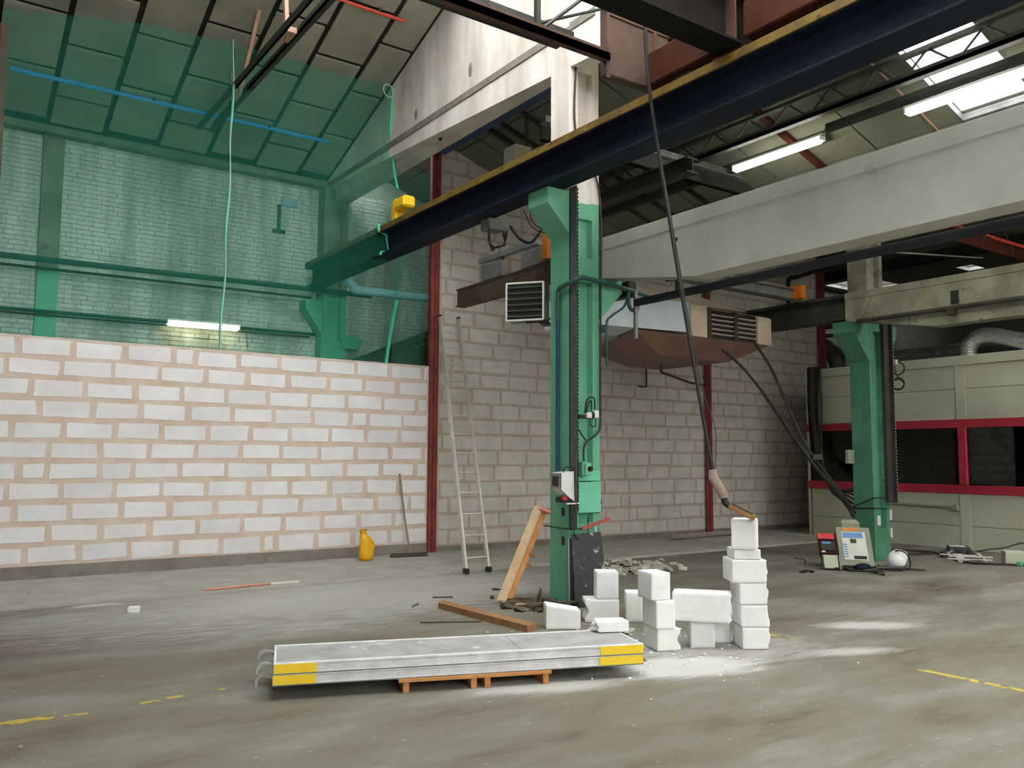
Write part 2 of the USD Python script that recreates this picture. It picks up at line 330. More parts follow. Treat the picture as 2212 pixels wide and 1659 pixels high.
# ------------------------------------------------------------------ the setting: floor
XL, XR, YN = -8.0, 23.5, -3.2           # hall extents: left end, right end, near end
YW, YB = 12.1, 14.4                     # new block walls; old brick wall
fl = struct('floor')
part(fl, 'floor_surface', MB().bx(XL, XR + 1, YN, 15, -0.2, 0), M['floor'])
SLX = [(-8, -.4), (-.395, 5.0), (5.004, 6.0), (6.004, 7.4), (7.405, 10.9), (10.91, 14.6), (14.61, 18.2)]
for x0, x1 in SLX:
    mb = MB(); y0 = 9.96 + rng.uniform(-.01, .01)
    mb.bx(x0, x1, y0, YW + .05, -0.05, 0.035 + rng.uniform(-.003, .003), ch=0.006)
    part(fl, 'kerb_slab', mb, M['slab'])
def paint(pts, w):
    mb = MB(); p = np.array(pts, float)
    for k in range(len(p) - 1):
        d = p[k+1] - p[k]; L = np.linalg.norm(d); u = d / L; n = np.array([-u[1], u[0]])
        m = max(2, int(L / .05))
        for j in range(m):
            a0, a1 = p[k] + d*j/m, p[k] + d*(j+1)/m
            w0, w1 = w*(1 + .18*math.sin(j*1.7)), w*(1 + .18*math.sin(j*1.7 + 1.7))
            q = [(*(a0 + n*w0/2), .0012), (*(a0 - n*w0/2), .0012), (*(a1 + n*w1/2), .0012), (*(a1 - n*w1/2), .0012)]
            mb.add(q, [[0, 1, 3], [0, 3, 2]])
    return mb
for q, w in (([(-1.0, 5.83), (0.78, 5.83)], .09), ([(0.80, 5.80), (0.93, 5.79)], .04), ([(1.2, 5.83), (1.36, 5.83)], .05), ([(1.40, 5.86), (1.5, 5.86)], .05), ([(1.6, 5.88), (1.78, 5.88)], .04),
             ([(6.21, 3.56), (6.25, 2.5), (6.27, 1.0)], .075), ([(6.33, 5.05), (6.31, 4.75)], .05)):
    part(fl, 'painted_line', paint(q, w), M['paint_line'])

# ------------------------------------------------------------------ block walls of big white blocks with tan joints
def block_wall(root, x0, x1, z0, rows, bl, bh, jt, mats, seed, limit, jitter, starts=None, skip=None):
    """Courses of blocks, each a part; those past the limit (farthest) are joined as one part."""
    R = random.Random(seed); got = []
    for r in range(rows):
        zb = z0 + r * bh
        x = x0 - (starts[r % len(starts)] if starts else R.random()) * bl
        while x < x1:
            L = bl * (R.choice([.34, .5, .7]) if R.random() < .07 else R.uniform(.97, 1.03))
            a, b = max(x, x0), min(x + L, x1)
            j = jt * R.uniform(.7, 1.25)
            if b - a > .08 and not (skip and skip(a, b, zb)):
                jj = lambda: R.uniform(-jitter, jitter)
                yf = YW - R.uniform(0, .003)
                xa, xb, za, zc = a + j/2, b - j/2, zb + jt*R.uniform(.35, .6), zb + bh - jt*R.uniform(.35, .6)
                c = [[xa + jj(), za + jj()], [xa + jj(), zc + jj()], [xb + jj(), za + jj()], [xb + jj(), zc + jj()]]
                e = .004
                P = [(c[0][0], yf, c[0][1]), (c[1][0], yf, c[1][1]), (c[0][0]-e, YW+.02, c[0][1]-e), (c[1][0]-e, YW+.02, c[1][1]+e),
                     (c[2][0], yf, c[2][1]), (c[3][0], yf, c[3][1]), (c[2][0]+e, YW+.02, c[2][1]-e), (c[3][0]+e, YW+.02, c[3][1]+e)]
                got.append((math.hypot(math.hypot((a+b)/2, YW), zb - EYE), P))
            x += L
    got.sort(key=lambda g: g[0])
    for d, P in got[:limit]:
        part(root, 'block', MB().hexa(P), mats)
    if len(got) > limit:
        mb = MB()
        for d, P in got[limit:]: mb.hexa(P)
        part(root, 'block', mb, mats, kind='stuff')

wl = struct('wall_left', (0, YW, 0))
part(wl, 'mortar_core', MB().bx(XL, 6.80, YW + .004, YW + .2, .18, 3.055), M['mortar'])
part(wl, 'plinth', MB().bx(XL, 6.80, YW - .012, YW + .22, -.05, .19, ch=.008), M['plinth'])
block_wall(wl, -1.2, 6.80, .19, 11, .60, .2605, .076, M['block'], 3, 300, .012, [.1, .62, .3, .8, .2, .7, .45, .95, .15, .6, .35])

wb = struct('wall_back', (7, YW, 0))
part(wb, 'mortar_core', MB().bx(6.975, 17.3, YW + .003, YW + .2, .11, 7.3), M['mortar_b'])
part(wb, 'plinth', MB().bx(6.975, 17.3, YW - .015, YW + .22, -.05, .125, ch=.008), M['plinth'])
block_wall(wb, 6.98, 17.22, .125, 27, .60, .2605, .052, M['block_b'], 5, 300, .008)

# ------------------------------------------------------------------ old brick wall behind, with cornice and pilaster
wf = struct('wall_far', (3, YB, 0))
part(wf, 'wall_core', MB().bx(XL, 9.5, YB + .012, YB + .3, 0, 7.0), M['brick_joint'])
R = random.Random(11); bricks = []
for k in range(52):
    z0 = 2.78 + k * .0735
    if z0 > 6.40: break
    x = -1.2 - (k % 2) * .12
    while x < 8.6:
        L = .235 * R.uniform(.94, 1.05)
        hole = (((x - 5.02) / .16)**2 + ((z0 - 4.12) / .13)**2 < 1) or (((x - 5.28) / .17)**2 + ((z0 - 4.05) / .12)**2 < 1)
        if not hole:
            y = YB + R.choice([0, 0, 0, .003, .006, -.004, -.008]) + R.uniform(-.002, .002)
            bricks.append((math.hypot(x + .12 - 2.6, (z0 - 3.6) * 1.4), x, z0, L, y))
        x += L
bricks.sort()
for d, x, z0, L, y in bricks[:300]:
    part(wf, 'brick', MB().bx(x, x + L - .011, y, YB + .05, z0, z0 + .063), M['brick'])
mb = MB()
for d, x, z0, L, y in bricks[300:]: mb.bx(x, x + L - .011, y, YB + .05, z0, z0 + .063)
part(wf, 'brick', mb, M['brick'], kind='stuff')
part(wf, 'cornice', MB().bx(XL, 6.2, YB - .2, YB + .1, 6.43, 6.60, ch=.012), M['dirty_conc'])
part(wf, 'pilaster', MB().bx(1.31, 1.60, YB - .06, YB + .1, 4.37, 6.43, ch=.008), M['dirty_conc'])
part(wf, 'pilaster_painted_foot', MB().bx(1.315, 1.605, YB - .065, YB + .1, 0, 4.37, ch=.008), M['green_mint'], label='mint green painted lower pilaster')
part(wf, 'patch_panel', MB().bx(5.05, 5.33, YB - .05, YB, 6.0, 6.14), M['blue_duct'])

# ------------------------------------------------------------------ bay one: pitched roof of staggered panels
def rz(y): return 6.55 + .345 * (14.05 - y)          # far slope
RIDGE_Y = 7.2
def rz2(y): return rz(RIDGE_Y) - .345 * (RIDGE_Y - y)  # near slope
ce = struct('ceiling', (2, 12, 7))
SY0, SY1, NY0, NY1, SX0, SX1 = 7.7, 9.2, 2.0, 6.4, 1.6, 5.7   # rooflight strips either side of the ridge
def slope_slab(mb, x0, x1, y0, y1, fz, off, th):
    P = [(x, y, fz(y) + off + dz) for x in (x0, x1) for y in (y0, y1) for dz in (0, th)]
    return mb.hexa(P)
part(ce, 'roof_backing', slope_slab(MB(), -3, 5.95, SY1, 14.7, rz, .045, .1), M['void'])
mb = MB()
slope_slab(mb, XL, -3, SY1, 14.7, rz, 0, .1)
slope_slab(mb, XL, 5.95, RIDGE_Y, SY0, rz, 0, .1); slope_slab(mb, XL, SX0, SY0, SY1, rz, 0, .1); slope_slab(mb, SX1, 5.95, SY0, SY1, rz, 0, .1)
slope_slab(mb, XL, 5.95, NY1, RIDGE_Y, rz2, 0, .1); slope_slab(mb, XL, SX0, NY0, NY1, rz2, 0, .1); slope_slab(mb, SX1, 5.95, NY0, NY1, rz2, 0, .1)
slope_slab(mb, XL, 5.95, YN, NY0, rz2, 0, .1)
part(ce, 'roof_deck', mb, M['roof_sheet'])
for c in range(-5, 6):
    x0 = 1.32 + .78 * c; x1 = min(x0 + .78, 5.80)
    off = 0.0 if c % 2 == 0 else .52
    y = 8.36 + off
    while y < 14.05:
        y0, y1 = max(y, SY1 + .02), min(y + 1.03, 14.12)
        if y1 - y0 > .1:
            g = .038
            m = slope_slab(MB(), x0 + g, x1 - g, y0 + g, y1 - g, rz, rng.uniform(0, .006), .035)
            part(ce, 'ceiling_panel', m, M['panel_roof'])
        y += 1.03
# rooflights
wn = 1
w = struct(f'window_{wn}', (1, YN, 2)); wn += 1
for k in range(4):
    xa = -.5 + 1.25*k
    part(w, 'pane', MB().bx(xa + .03, xa + 1.22, YN - .11, YN - .104, 2.03, 4.97), M['skylight'])
    part(w, 'bar', MB().bx(xa - .03, xa + .03, YN - .16, YN - .04, 2.0, 5.0), M['grey_steel'])
for (ya, yb, fz) in ((SY0, SY1, rz), (NY0, NY1, rz2)):
    w = struct(f'window_{wn}', (0, (ya + yb) / 2, fz((ya + yb) / 2))); wn += 1
    fr = MB(); nb = 5
    for k in range(nb + 1):
        x = SX0 + (SX1 - SX0) * k / nb
        slope_slab(fr, x - .025, x + .025, ya, yb, fz, .0, .06)
    slope_slab(fr, SX0, SX1, ya - .03, ya + .03, fz, 0, .06); slope_slab(fr, SX0, SX1, yb - .03, yb + .03, fz, 0, .06)
    part(w, 'glazing_bars', fr, M['grey_steel'])
    for k in range(nb):
        xa, xb = SX0 + (SX1 - SX0) * k / nb, SX0 + (SX1 - SX0) * (k + 1) / nb
        part(w, 'pane', slope_slab(MB(), xa + .025, xb - .025, ya + .03, yb - .03, fz, .04, .006), M['skylight'])

# ------------------------------------------------------------------ gable wall over the column line
wg = struct('wall_gable', (5.9, 9, 6.4))
top = [(y, rz(y) + .02) for y in (14.5, RIDGE_Y)] + [(y, rz2(y) + .02) for y in (RIDGE_Y - .01, 0.3, YN)]
part(wg, 'gable_panel', MB().yz([(14.5, 6.45), (YN, 6.45)] + top[::-1], 5.81, 6.0), M['white_conc'])
for (y, z, s) in ((9.33, 6.76, .07), (10.85, 6.66, .06)):       # chipped spots
    part(wg, 'chip_mark', MB().tri(trimesh.creation.icosphere(1, s).apply_scale((.12, .7, 1.5)).apply_translation((5.81, y, z))), M['plinth'])
part(wg, 'ledge', MB().bx(5.795, 5.965, 6.76, 14.2, 6.395, 6.452).bx(5.80, 5.825, 6.76, 14.2, 6.452, 6.49), M['plinth'], label='dark ledge under the gable wall, toned for its shade and dust')  # dark strip added under the panel; its colour carries shadow and dust
part(wg, 'lintel_beam', MB().bx(5.96, 6.25, 6.76, 14.3, 6.19, 6.47, ch=.012), M['white_conc'])

# enclosing walls and floor of the hall beyond the frame
wnr = struct('wall_near', (6, YN, 0)); part(wnr, 'wall_core', MB().bx(XL, XR + 1, YN - .2, YN, 0, 2.0).bx(XL, XR + 1, YN - .2, YN, 5.0, 9)  .bx(XL, -.5, YN - .2, YN, 2.0, 5.0).bx(4.5, XR + 1, YN - .2, YN, 2.0, 5.0), M['near_wall'])
wsd = struct('wall_side', (XL, 6, 0)); part(wsd, 'wall_core', MB().bx(XL - .2, XL, YN, 15, 0, 9.5), M['near_wall'])
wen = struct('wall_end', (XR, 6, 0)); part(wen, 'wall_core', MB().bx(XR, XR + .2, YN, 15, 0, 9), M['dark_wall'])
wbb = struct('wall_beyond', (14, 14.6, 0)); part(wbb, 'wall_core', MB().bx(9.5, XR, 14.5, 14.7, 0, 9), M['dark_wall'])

# ------------------------------------------------------------------ bay two and three: mono-pitched roofs falling away to the right
def r2(x): return 7.2 - .33 * (x - 6.0)
def r3(x): return 6.45 + 0.0 * x
def slab_x(mb, x0, x1, y0, y1, fz, off, th):
    P = [(x, y, fz(x) + off + dz) for x in (x0, x1) for y in (y0, y1) for dz in (0, th)]
    return mb.hexa(P)
def roof_bay(root, xa, xb, fz, holes, mat, seed):
    """Deck with rectangular rooflight holes (x0, x1, y0, y1), then panels under it in the part the camera sees."""
    mb = MB()
    xs = sorted({xa, xb, *[v for h in holes for v in h[:2]]}); ys = sorted({YN, 14.6, *[v for h in holes for v in h[2:]]})
    for i in range(len(xs) - 1):
        for j in range(len(ys) - 1):
            xm, ym = (xs[i] + xs[i+1]) / 2, (ys[j] + ys[j+1]) / 2
            if not any(h[0] < xm < h[1] and h[2] < ym < h[3] for h in holes):
                slab_x(mb, xs[i], xs[i+1], ys[j], ys[j+1], fz, .04, .1)
    part(root, 'roof_deck', mb, M['void'])
c2 = struct('ceiling', (9, 8, 6.2))
H2 = [(8.7, 10.40, 4.27, 5.15), (9.72, 10.45, 3.2, 4.2), (6.7, 11.7, -2.4, 2.4)]
roof_bay(c2, 6.0, 12.25, r2, H2, None, 1)
xe = [6.02, 7.3, 8.7, 10.40, 11.4, 12.2]
ye = [14.5, 13.3, 12.3, 11.4, 10.62, 10.07, 9.55, 9.27, 8.5, 7.9, 7.14, 6.3, 5.15, 4.27, 3.2, 2.4, -2.4, -3.2]
for i in range(len(xe) - 1):
    for j in range(len(ye) - 1):
        x0, x1, y0, y1 = xe[i], xe[i+1], ye[j+1], ye[j]
        clear = [(x0, x1, y0, y1)]
        for h in H2:
            clear = [q for q in clear if not (q[0] < h[1] - .02 and q[1] > h[0] + .02 and q[2] < h[3] - .02 and q[3] > h[2] + .02)]
        if i == 2 and j == 13: clear = [(8.7, 9.72, 3.2, 4.27)]
        for q in clear:
            part(c2, 'ceiling_panel', slab_x(MB(), q[0] + .012, q[1] - .012, q[2] + .012, q[3] - .012, r2, rng.uniform(0, .004), .035), M['panel_roof2'])
c3 = struct('ceiling', (17, 8, 7))
H3 = [(20.6, 22.4, 12.85, 14.2), (21.3, 22.0, 10.45, 10.9), (12.6, 15.0, -3.0, 4.9)]
roof_bay(c3, 12.28, XR, r3, H3, None, 2)
xe3 = [12.3, 14.2, 16.1, 18.0, 19.4, 20.6, 22.4, 23.4]
for i in range(len(xe3) - 1):
    for j in range(12):
        x0, x1, y0, y1 = xe3[i], xe3[i+1], 14.5 - 1.2*(j+1), 14.5 - 1.2*j
        cells = [(x0, x1, y0, y1)]
        for h in H3:
            nxt = []
            for q in cells:
                if q[0] < h[1] and q[1] > h[0] and q[2] < h[3] and q[3] > h[2]:
                    if q[0] < h[0]: nxt.append((q[0], h[0], q[2], q[3]))
                    if q[1] > h[1]: nxt.append((h[1], q[1], q[2], q[3]))
                    if q[2] < h[2]: nxt.append((max(q[0], h[0]), min(q[1], h[1]), q[2], h[2]))
                    if q[3] > h[3]: nxt.append((max(q[0], h[0]), min(q[1], h[1]), h[3], q[3]))
                else: nxt.append(q)
            cells = nxt
        for q in cells:
            if q[1]-q[0] > .05 and q[3]-q[2] > .05:
                part(c3, 'ceiling_panel', slab_x(MB(), q[0] + .012, q[1] - .012, q[2] + .012, q[3] - .012, r3, 0, .03), M['panel_roof2'])
for h, fz in [(h, r2) for h in H2] + [(h, r3) for h in H3]:
    w = struct(f'window_{wn}', ((h[0]+h[1])/2, (h[2]+h[3])/2, fz((h[0]+h[1])/2))); wn += 1
    fr = MB()
    for y in (h[2], h[3]): slab_x(fr, h[0], h[1], y - .02, y + .02, fz, .0, .08)
    for x in (h[0], h[1]): slab_x(fr, x - .02, x + .02, h[2], h[3], fz, .0, .08)
    part(w, 'frame', fr, M['grey_steel'])
    part(w, 'pane', slab_x(MB(), h[0] + .02, h[1] - .02, h[2] + .02, h[3] - .02, fz, .05, .006), M['skylight'])
wv = struct('wall_valley', (12.27, 6, 5.2)); part(wv, 'wall_core', MB().bx(12.25, 12.3, YN, 14.6, 5.15, 6.6), M['dark_wall'])

# ------------------------------------------------------------------ site office: panel wall with crimson window band
OX = 15.1
wr = struct('wall_right', (OX, 6, 0))
OE = 10.9
cuts = [OE, 9.12, 7.75, 6.35, 4.95, 3.55, 2.15, .75]
P0 = lambda mb, y0, y1, z0, z1, d=.0: mb.bx(OX - d, OX + .06, y0 + .004, y1 - .004, z0 + .004, z1 - .004, ch=.004)
part(wr, 'office_core', MB().bx(OX + .05, OX + .12, .2, OE, 0, .98).bx(OX + .05, OX + .12, .2, OE, 2.28, 3.4).bx(OX + .12, 19, .2, OE - .1, 3.3, 3.4).bx(OX, 19, OE - .06, OE, 0, 3.4), M['office'])
part(wr, 'office_interior', MB().bx(16.6, 16.7, .2, OE, 0, 3.3).bx(OX + .12, 16.6, .2, OE, .0, .05), M['office_dark'])
bays = [(9.30, OE), (7.83, 9.20), (6.4, 7.58), (5.0, 6.2), (3.6, 4.8), (2.2, 3.4), (.8, 2.0)]
bounds = [OE, 7.70, 6.28, 4.88, 3.48, 2.08, .7]
for k in range(len(bounds) - 1):
    y1, y0 = bounds[k], bounds[k+1]
    for z0, z1 in ((0.0, .42), (.42, .985), (2.275, 2.83), (2.83, 3.25)):
        part(wr, 'panel', P0(MB(), y0 + .09, y1 - .09, z0, z1, .0), M['office'])
    for z0, z1 in ((0, .985), (2.275, 3.25)):
        part(wr, 'joint_cover', MB().bx(OX - .014, OX + .03, y0 - .09, y0 + .09, z0, z1, ch=.004), M['office'])
part(wr, 'top_fascia', MB().bx(OX - .03, OX + .1, .2, OE, 3.25, 3.42, ch=.006), M['office'])
part(wr, 'rail_conduit', MB().tube([(OX - .05, 9.3, .755), (OX - .05, 7.86, .735)], .028).bx(OX - .1, OX - .01, 7.8, 7.9, .69, .78), M['cab_grey'])
for k in range(len(bounds) - 1):
    y1, y0 = bounds[k], bounds[k+1]
    w = struct(f'window_{wn}', (OX, (y0 + y1) / 2, 1.0)); wn += 1
    f1 = MB().bx(OX - .03, OX + .06, y0, y1, .98, 1.135, ch=.006); part(w, 'sill', f1, M['crimson'])
    part(w, 'head', MB().bx(OX - .03, OX + .06, y0, y1, 2.14, 2.29, ch=.006), M['crimson'])
    part(w, 'mullion', MB().bx(OX - .045, OX + .06, y0 - .075, y0 + .075, 1.135, 2.14, ch=.012), M['crimson'])
    if k == 0:
        part(w, 'mullion', MB().bx(OX - .03, OX + .06, 9.72, 9.8, 1.135, 2.14, ch=.006), M['crimson'])
        part(w, 'pane', MB().bx(OX + .01, OX + .016, y0 + .07, 9.72, 1.135, 2.14), M['dark_glass']); part(w, 'pane', MB().bx(OX + .01, OX + .016, 9.8, y1, 1.135, 2.14), M['dark_glass'])
        part(w, 'blind_edge', MB().bx(OX + .4, OX + .45, 8.56, 8.66, 1.0, 2.3), M['black'])
    else:
        part(w, 'pane', MB().bx(OX + .01, OX + .016, y0 + .07, y1 - .07, 1.135, 2.14), M['dark_glass'])

# ------------------------------------------------------------------ columns
def column(label, base, top, mats, corbels, recess_gaps, white_from, name='concrete_column'):
    x0, x1, y0, y1 = base
    t = thing(name, label, 'column', ((x0+x1)/2, (y0+y1)/2, 0))
    gm, wm = mats
    def shaft(mb, z0, z1, cut):
        c = .012
        if cut:
            a, b = x0 + .12, x1 - .11
            pl = [(x0+c, y0), (a, y0), (a + .02, y0 + .07), (b - .02, y0 + .07), (b, y0), (x1-c, y0), (x1, y0+c), (x1, y1-c), (x1-c, y1), (x0+c, y1), (x0, y1-c), (x0, y0+c)]
        else:
            pl = [(x0+c, y0), (x1-c, y0), (x1, y0+c), (x1, y1-c), (x1-c, y1), (x0+c, y1), (x0, y1-c), (x0, y0+c)]
        return mb.xy(pl, z0, z1)
    g, w = MB(), MB()
    for z0, z1, cut in recess_gaps:
        for m, lo, hi in ((g, z0, min(z1, white_from)), (w, max(z0, white_from), z1)):
            if hi - lo > .01: shaft(m, lo, hi, cut)
    part(t, 'painted_shaft', g, gm)
    if w.v: part(t, 'bare_shaft', w, wm, label='bare pale concrete upper shaft')
    for side, zb, zm, zt, reach in corbels:
        xx = x0 if side < 0 else x1
        part(t, 'corbel', MB().xz([(xx, zb), (xx + side*reach, zm), (xx + side*reach, zt), (xx, zt)], y0, y1), gm)
    return t

COL = (5.80, 6.235, 7.19, 7.55)
c1 = column('green painted concrete column in the middle, with corbels and electrical boxes', COL, 7.3, (M['green'], M['white_conc']),
            [(-1, 4.04, 4.35, 4.525, .31), (1, 3.12, 3.46, 3.61, .34)],
            [(0, .86, False), (.86, 3.52, True), (3.52, 3.8, False), (3.8, 4.24, True), (4.24, 4.42, False), (4.42, 5.95, True), (5.95, 7.35, False)], 4.44)
part(c1, 'capital', MB().yz([(7.19, 6.18), (6.85, 6.28), (6.85, 6.62), (7.19, 6.62)], 5.86, 6.22), M['white_conc'], label='white concrete capital lump at the column top')
part(c1, 'cover_plate', MB().bx(5.905, 6.225, 7.165, 7.19, .965, 1.30, ch=.006).bx(5.905, 6.225, 7.178, 7.19, 1.31, 1.42, ch=.004), M['green_mint'], label='flush mint cover plate')
hl = MB()
for z in (.62, .93): hl.bx(5.795, 5.802, 7.28, 7.33, z, z + .09)
part(c1, 'broken_hole', hl, M['black'], label='dark chipped holes')
COL2 = (12.2, 12.63, 7.62, 7.98)
c2c = column('dark green column on the right, in front of the red framed office windows', COL2, 7.0, (M['green_dark'], M['dirty_conc']),
             [(-1, 3.1, 3.55, 3.72, .42), (1, 3.1, 3.55, 3.72, .34)],
             [(0, .5, False), (.5, 3.6, True), (3.6, 3.8, False), (3.8, 6.45, True)], 3.76)
part(c2c, 'flaked_edge', MB().bx(12.6, 12.64, 7.6, 7.63, .35, .5).bx(12.6, 12.64, 7.6, 7.63, .62, .78).bx(12.26, 12.34, 7.61, 7.625, .55, .7), M['white_conc'], label='flaked bare concrete edge')
c3c = column('mint green end column in the old brick wall behind the netting', (5.74, 6.2, 14.1, 14.5), 6.5, (M['green_mint'], M['dirty_conc']),
             [(-1, 3.72, 4.18, 4.32, .31)], [(0, 3.62, False), (3.62, 6.43, True)], 4.42)
part(c3c, 'side_bracket', MB().prism(Polygon([(6.1, 3.5), (6.45, 3.5), (6.52, 3.6), (6.5, 3.68), (6.42, 3.73), (6.1, 3.73)]), (0, 14.06, 0), (1, 0, 0), (0, 0, 1), (0, 1, 0), .2), M['green_mint'], label='rounded mint bracket arm')

# ------------------------------------------------------------------ red steel posts in the block walls
def post(x0, z1, label, w, y0, y1, z0=-.02):
    t = thing('steel_post', label, 'post', (x0 + w/2, y0, max(z0, 0)))
    part(t, 'flange', MB().bx(x0, x0 + w, y0, y0 + .014, z0, z1), M['post_red'])
    part(t, 'web', MB().bx(x0 + w*.42, x0 + w*.52, y0 - .02, y0, z0, z1).bx(x0 + w/2 - .006, x0 + w/2 + .006, y0 + .014, y1, z0, z1), M['post_red'])
    return t
p1 = post(6.803, 6.98, 'tall red steel post where the low and the high block wall meet', .165, YW - .02, YW + .2)
part(p1, 'mortar_squeeze', MB().tube([(6.972 + rng.uniform(-.006, .01), YW - .005, z) for z in np.arange(.2, 6.9, .045)], [rng.uniform(.004, .014) for z in np.arange(.2, 6.9, .045)], 5), M['whitew'], label='ragged white mortar along the post')
post(13.30, 6.98, 'red steel post half way along the tall block wall behind the hanging cable', .19, YW - .07, YW - .006)
post(17.21, 6.40, 'red steel post ending the tall block wall on the right beside the cable bundle', .26, YW - .07, YW - .006)
post(.46, 7.0, 'dark red steel post at the left edge of the netting', .2, YW + .04, YW + .18, 3.06)

# ------------------------------------------------------------------ crane runway of bay one
t = thing('crane_beam', 'navy steel crane beam with a yellow rail crossing over the middle column', 'beam', (5.57, 6, 4.53))
part(t, 'web', MB().bx(5.56, 5.58, -3, 14.15, 4.55, 4.86), M['navy'])
part(t, 'bottom_flange', MB().bx(5.42, 5.72, -3, 14.15, 4.53, 4.552), M['navy'])
part(t, 'top_flange', MB().bx(5.42, 5.72, -3, 14.15, 4.86, 4.885), M['navy'])
part(t, 'side_channel', MB().bx(5.40, 5.42, -3, 14.1, 4.875, 4.955, ch=.004), M['yellow_rail'], label='rusty yellow rail edge')
part(t, 'crane_rail', MB().bx(5.53, 5.61, -3, 14.1, 4.885, 4.96), M['yellow_rail'])
t = thing('rail_buffer', 'bright yellow crane buffer standing on the navy beam in front of the netting', 'buffer', (5.57, 10.7, 4.96))
part(t, 'upright', MB().yz([(10.98, 4.955), (10.98, 5.20), (10.93, 5.29), (10.86, 5.32), (10.86, 4.955)], 5.50, 5.64), M['yellow'])
part(t, 'bumper_pad', MB().box((5.57, 10.70, 5.215), (.2, .32, .17), ch=.03), M['yellow'])
part(t, 'foot_plate', MB().bx(5.47, 5.67, 10.5, 11.02, 4.955, 4.97), M['yellow_rail'])

# travelling crane of bay one, parked overhead
t = thing('crane_bridge', 'brown lattice crane bridge girder across the top of the picture', 'crane', (3, 5.75, 5.3))
part(t, 'bottom_chord', MB().bx(-7.5, 5.1, 5.72, 5.80, 5.27, 5.335).bx(-7.5, 5.1, 5.72, 5.735, 5.27, 5.36), M['rust'])
part(t, 'cable_shelf', MB().bx(-7.5, 4.85, 5.95, 6.22, 5.50, 5.51).bx(-7.5, 4.85, 5.95, 5.96, 5.50, 5.56).bx(-7.5, 4.85, 6.21, 6.22, 5.5, 5.56), M['dark_steel'])
part(t, 'top_chord', MB().bx(-7.5, 5.1, 5.74, 5.79, 6.05, 6.12), M['rust'])
for k in range(8):
    x = 4.28 - 1.1*k
    part(t, 'lattice_post', MB().bx(x - .022, x + .022, 5.74, 5.785, 5.33, 6.06), M['dark_steel'])
    part(t, 'lattice_diagonal', MB().tube([(x + .04, 5.77, 5.34), (x + .62, 5.77, 5.88), (x + .82, 5.77, 6.06)], .017, 5), M['dark_steel'])
part(t, 'upper_angle', MB().bx(-7.5, 4.72, 5.86, 5.89, 5.41, 5.45), M['rust'])
for k in range(8):
    x = 4.9 - 1.1*k
    part(t, 'tray_brace', MB().tube([(x + .2, 5.77, 5.80), (x - .62, 5.88, 5.42)], .014, 5), M['dark_steel'])
part(t, 'end_box', MB().bx(5.08, 5.90, 5.75, 5.85, 5.14, 5.80, ch=.01), M['brown_steel'], label='brown sheet metal end box')
part(t, 'box_stiffener', MB().bx(5.07, 5.11, 5.735, 5.75, 5.10, 5.86).bx(5.68, 5.72, 5.735, 5.75, 5.16, 5.82).bx(5.08, 5.90, 5.738, 5.75, 5.72, 5.80), M['rust'])
t = thing('end_carriage', 'rusty crane end carriage running on the yellow rail above the beam', 'crane', (5.57, 4.4, 4.96))
part(t, 'carriage_box', MB().bx(5.42, 5.72, 4.80, 5.60, 5.04, 5.36, ch=.015).bx(5.42, 5.72, 3.3, 4.44, 5.04, 5.36, ch=.015).bx(5.46, 5.68, 4.44, 4.80, 4.985, 5.01), M['rust_red'])
for y in (3.7, 5.2): part(t, 'wheel', MB().tube([(5.5, y, 5.065), (5.64, y, 5.065)], .1, 16), M['dark_steel'])
part(t, 'orange_end_cap', MB().bx(5.40, 5.74, 3.85, 4.3, 5.36, 5.62, ch=.02), M['orange'], label='orange painted drive housing')
t = thing('crane_girder', 'dark second crane girder above the hanging cable at the top edge', 'crane', (1, 4.6, 5.0))
part(t, 'web_plate', MB().bx(-7.5, 5.95, 4.60, 4.63, 5.04, 5.5), M['black_steel'])
part(t, 'flange', MB().bx(-7.5, 5.95, 4.48, 4.75, 5.02, 5.045).bx(-7.5, 5.95, 4.48, 4.75, 5.5, 5.525), M['black_steel'])
for k in range(9): part(t, 'stiffener', MB().bx(5.4 - k*1.2, 5.42 - k*1.2, 4.5, 4.6, 5.045, 5.5), M['rust'])
t = thing('cable_trolley', 'small dark cable trolley under the crane where the hanging cable starts', 'trolley', (5.08, 5.2, 5.3))
part(t, 'trolley_rail', MB().bx(3.2, 5.5, 5.2, 5.26, 5.62, 5.68), M['dark_steel'])
part(t, 'trolley_box', MB().bx(5.0, 5.16, 5.18, 5.30, 5.50, 5.62, ch=.01), M['dark_steel'])
t = thing('pendant_control', 'pendant crane control on its long black cable, lying on the tall block stack', 'control', (5.63, 4.7, 1.07))
pc = [(5.075, 5.24, 5.49), (5.10, 5.22, 4.86), (5.21, 5.12, 3.76), (5.36, 4.96, 2.30), (5.45, 4.86, 1.46)]
part(t, 'cable', MB().tube(bez(*pc), .016, 7), M['black'])
part(t, 'strain_wire', MB().tube(bez((5.10, 5.235, 5.49), (5.115, 5.225, 4.80), (5.235, 5.12, 3.76), (5.40, 4.955, 2.3), (5.50, 4.87, 1.8), (5.475, 4.86, 1.46)), .004, 5), M['cable'])
part(t, 'sleeve', MB().tube([(5.45, 4.865, 1.47), (5.455, 4.86, 1.40), (5.50, 4.80, 1.27), (5.505, 4.795, 1.235)], [.03, .042, .042, .036], 14), M['broom_handle'], label='dusty grey cable sleeve')
part(t, 'elbow', MB().tube(bez((5.505, 4.795, 1.24), (5.515, 4.785, 1.195), (5.545, 4.75, 1.165)), [.028]*33, 12), M['black'])
u = np.array([.10, -.135, -.085]); u /= np.linalg.norm(u)
part(t, 'control_box', MB().box(np.array([5.53, 4.765, 1.18]) + u*.12, (.23, .062, .05), frame(u, (.8, .6, 0)), ch=.008), M['timber'], label='yellow brown control handset')
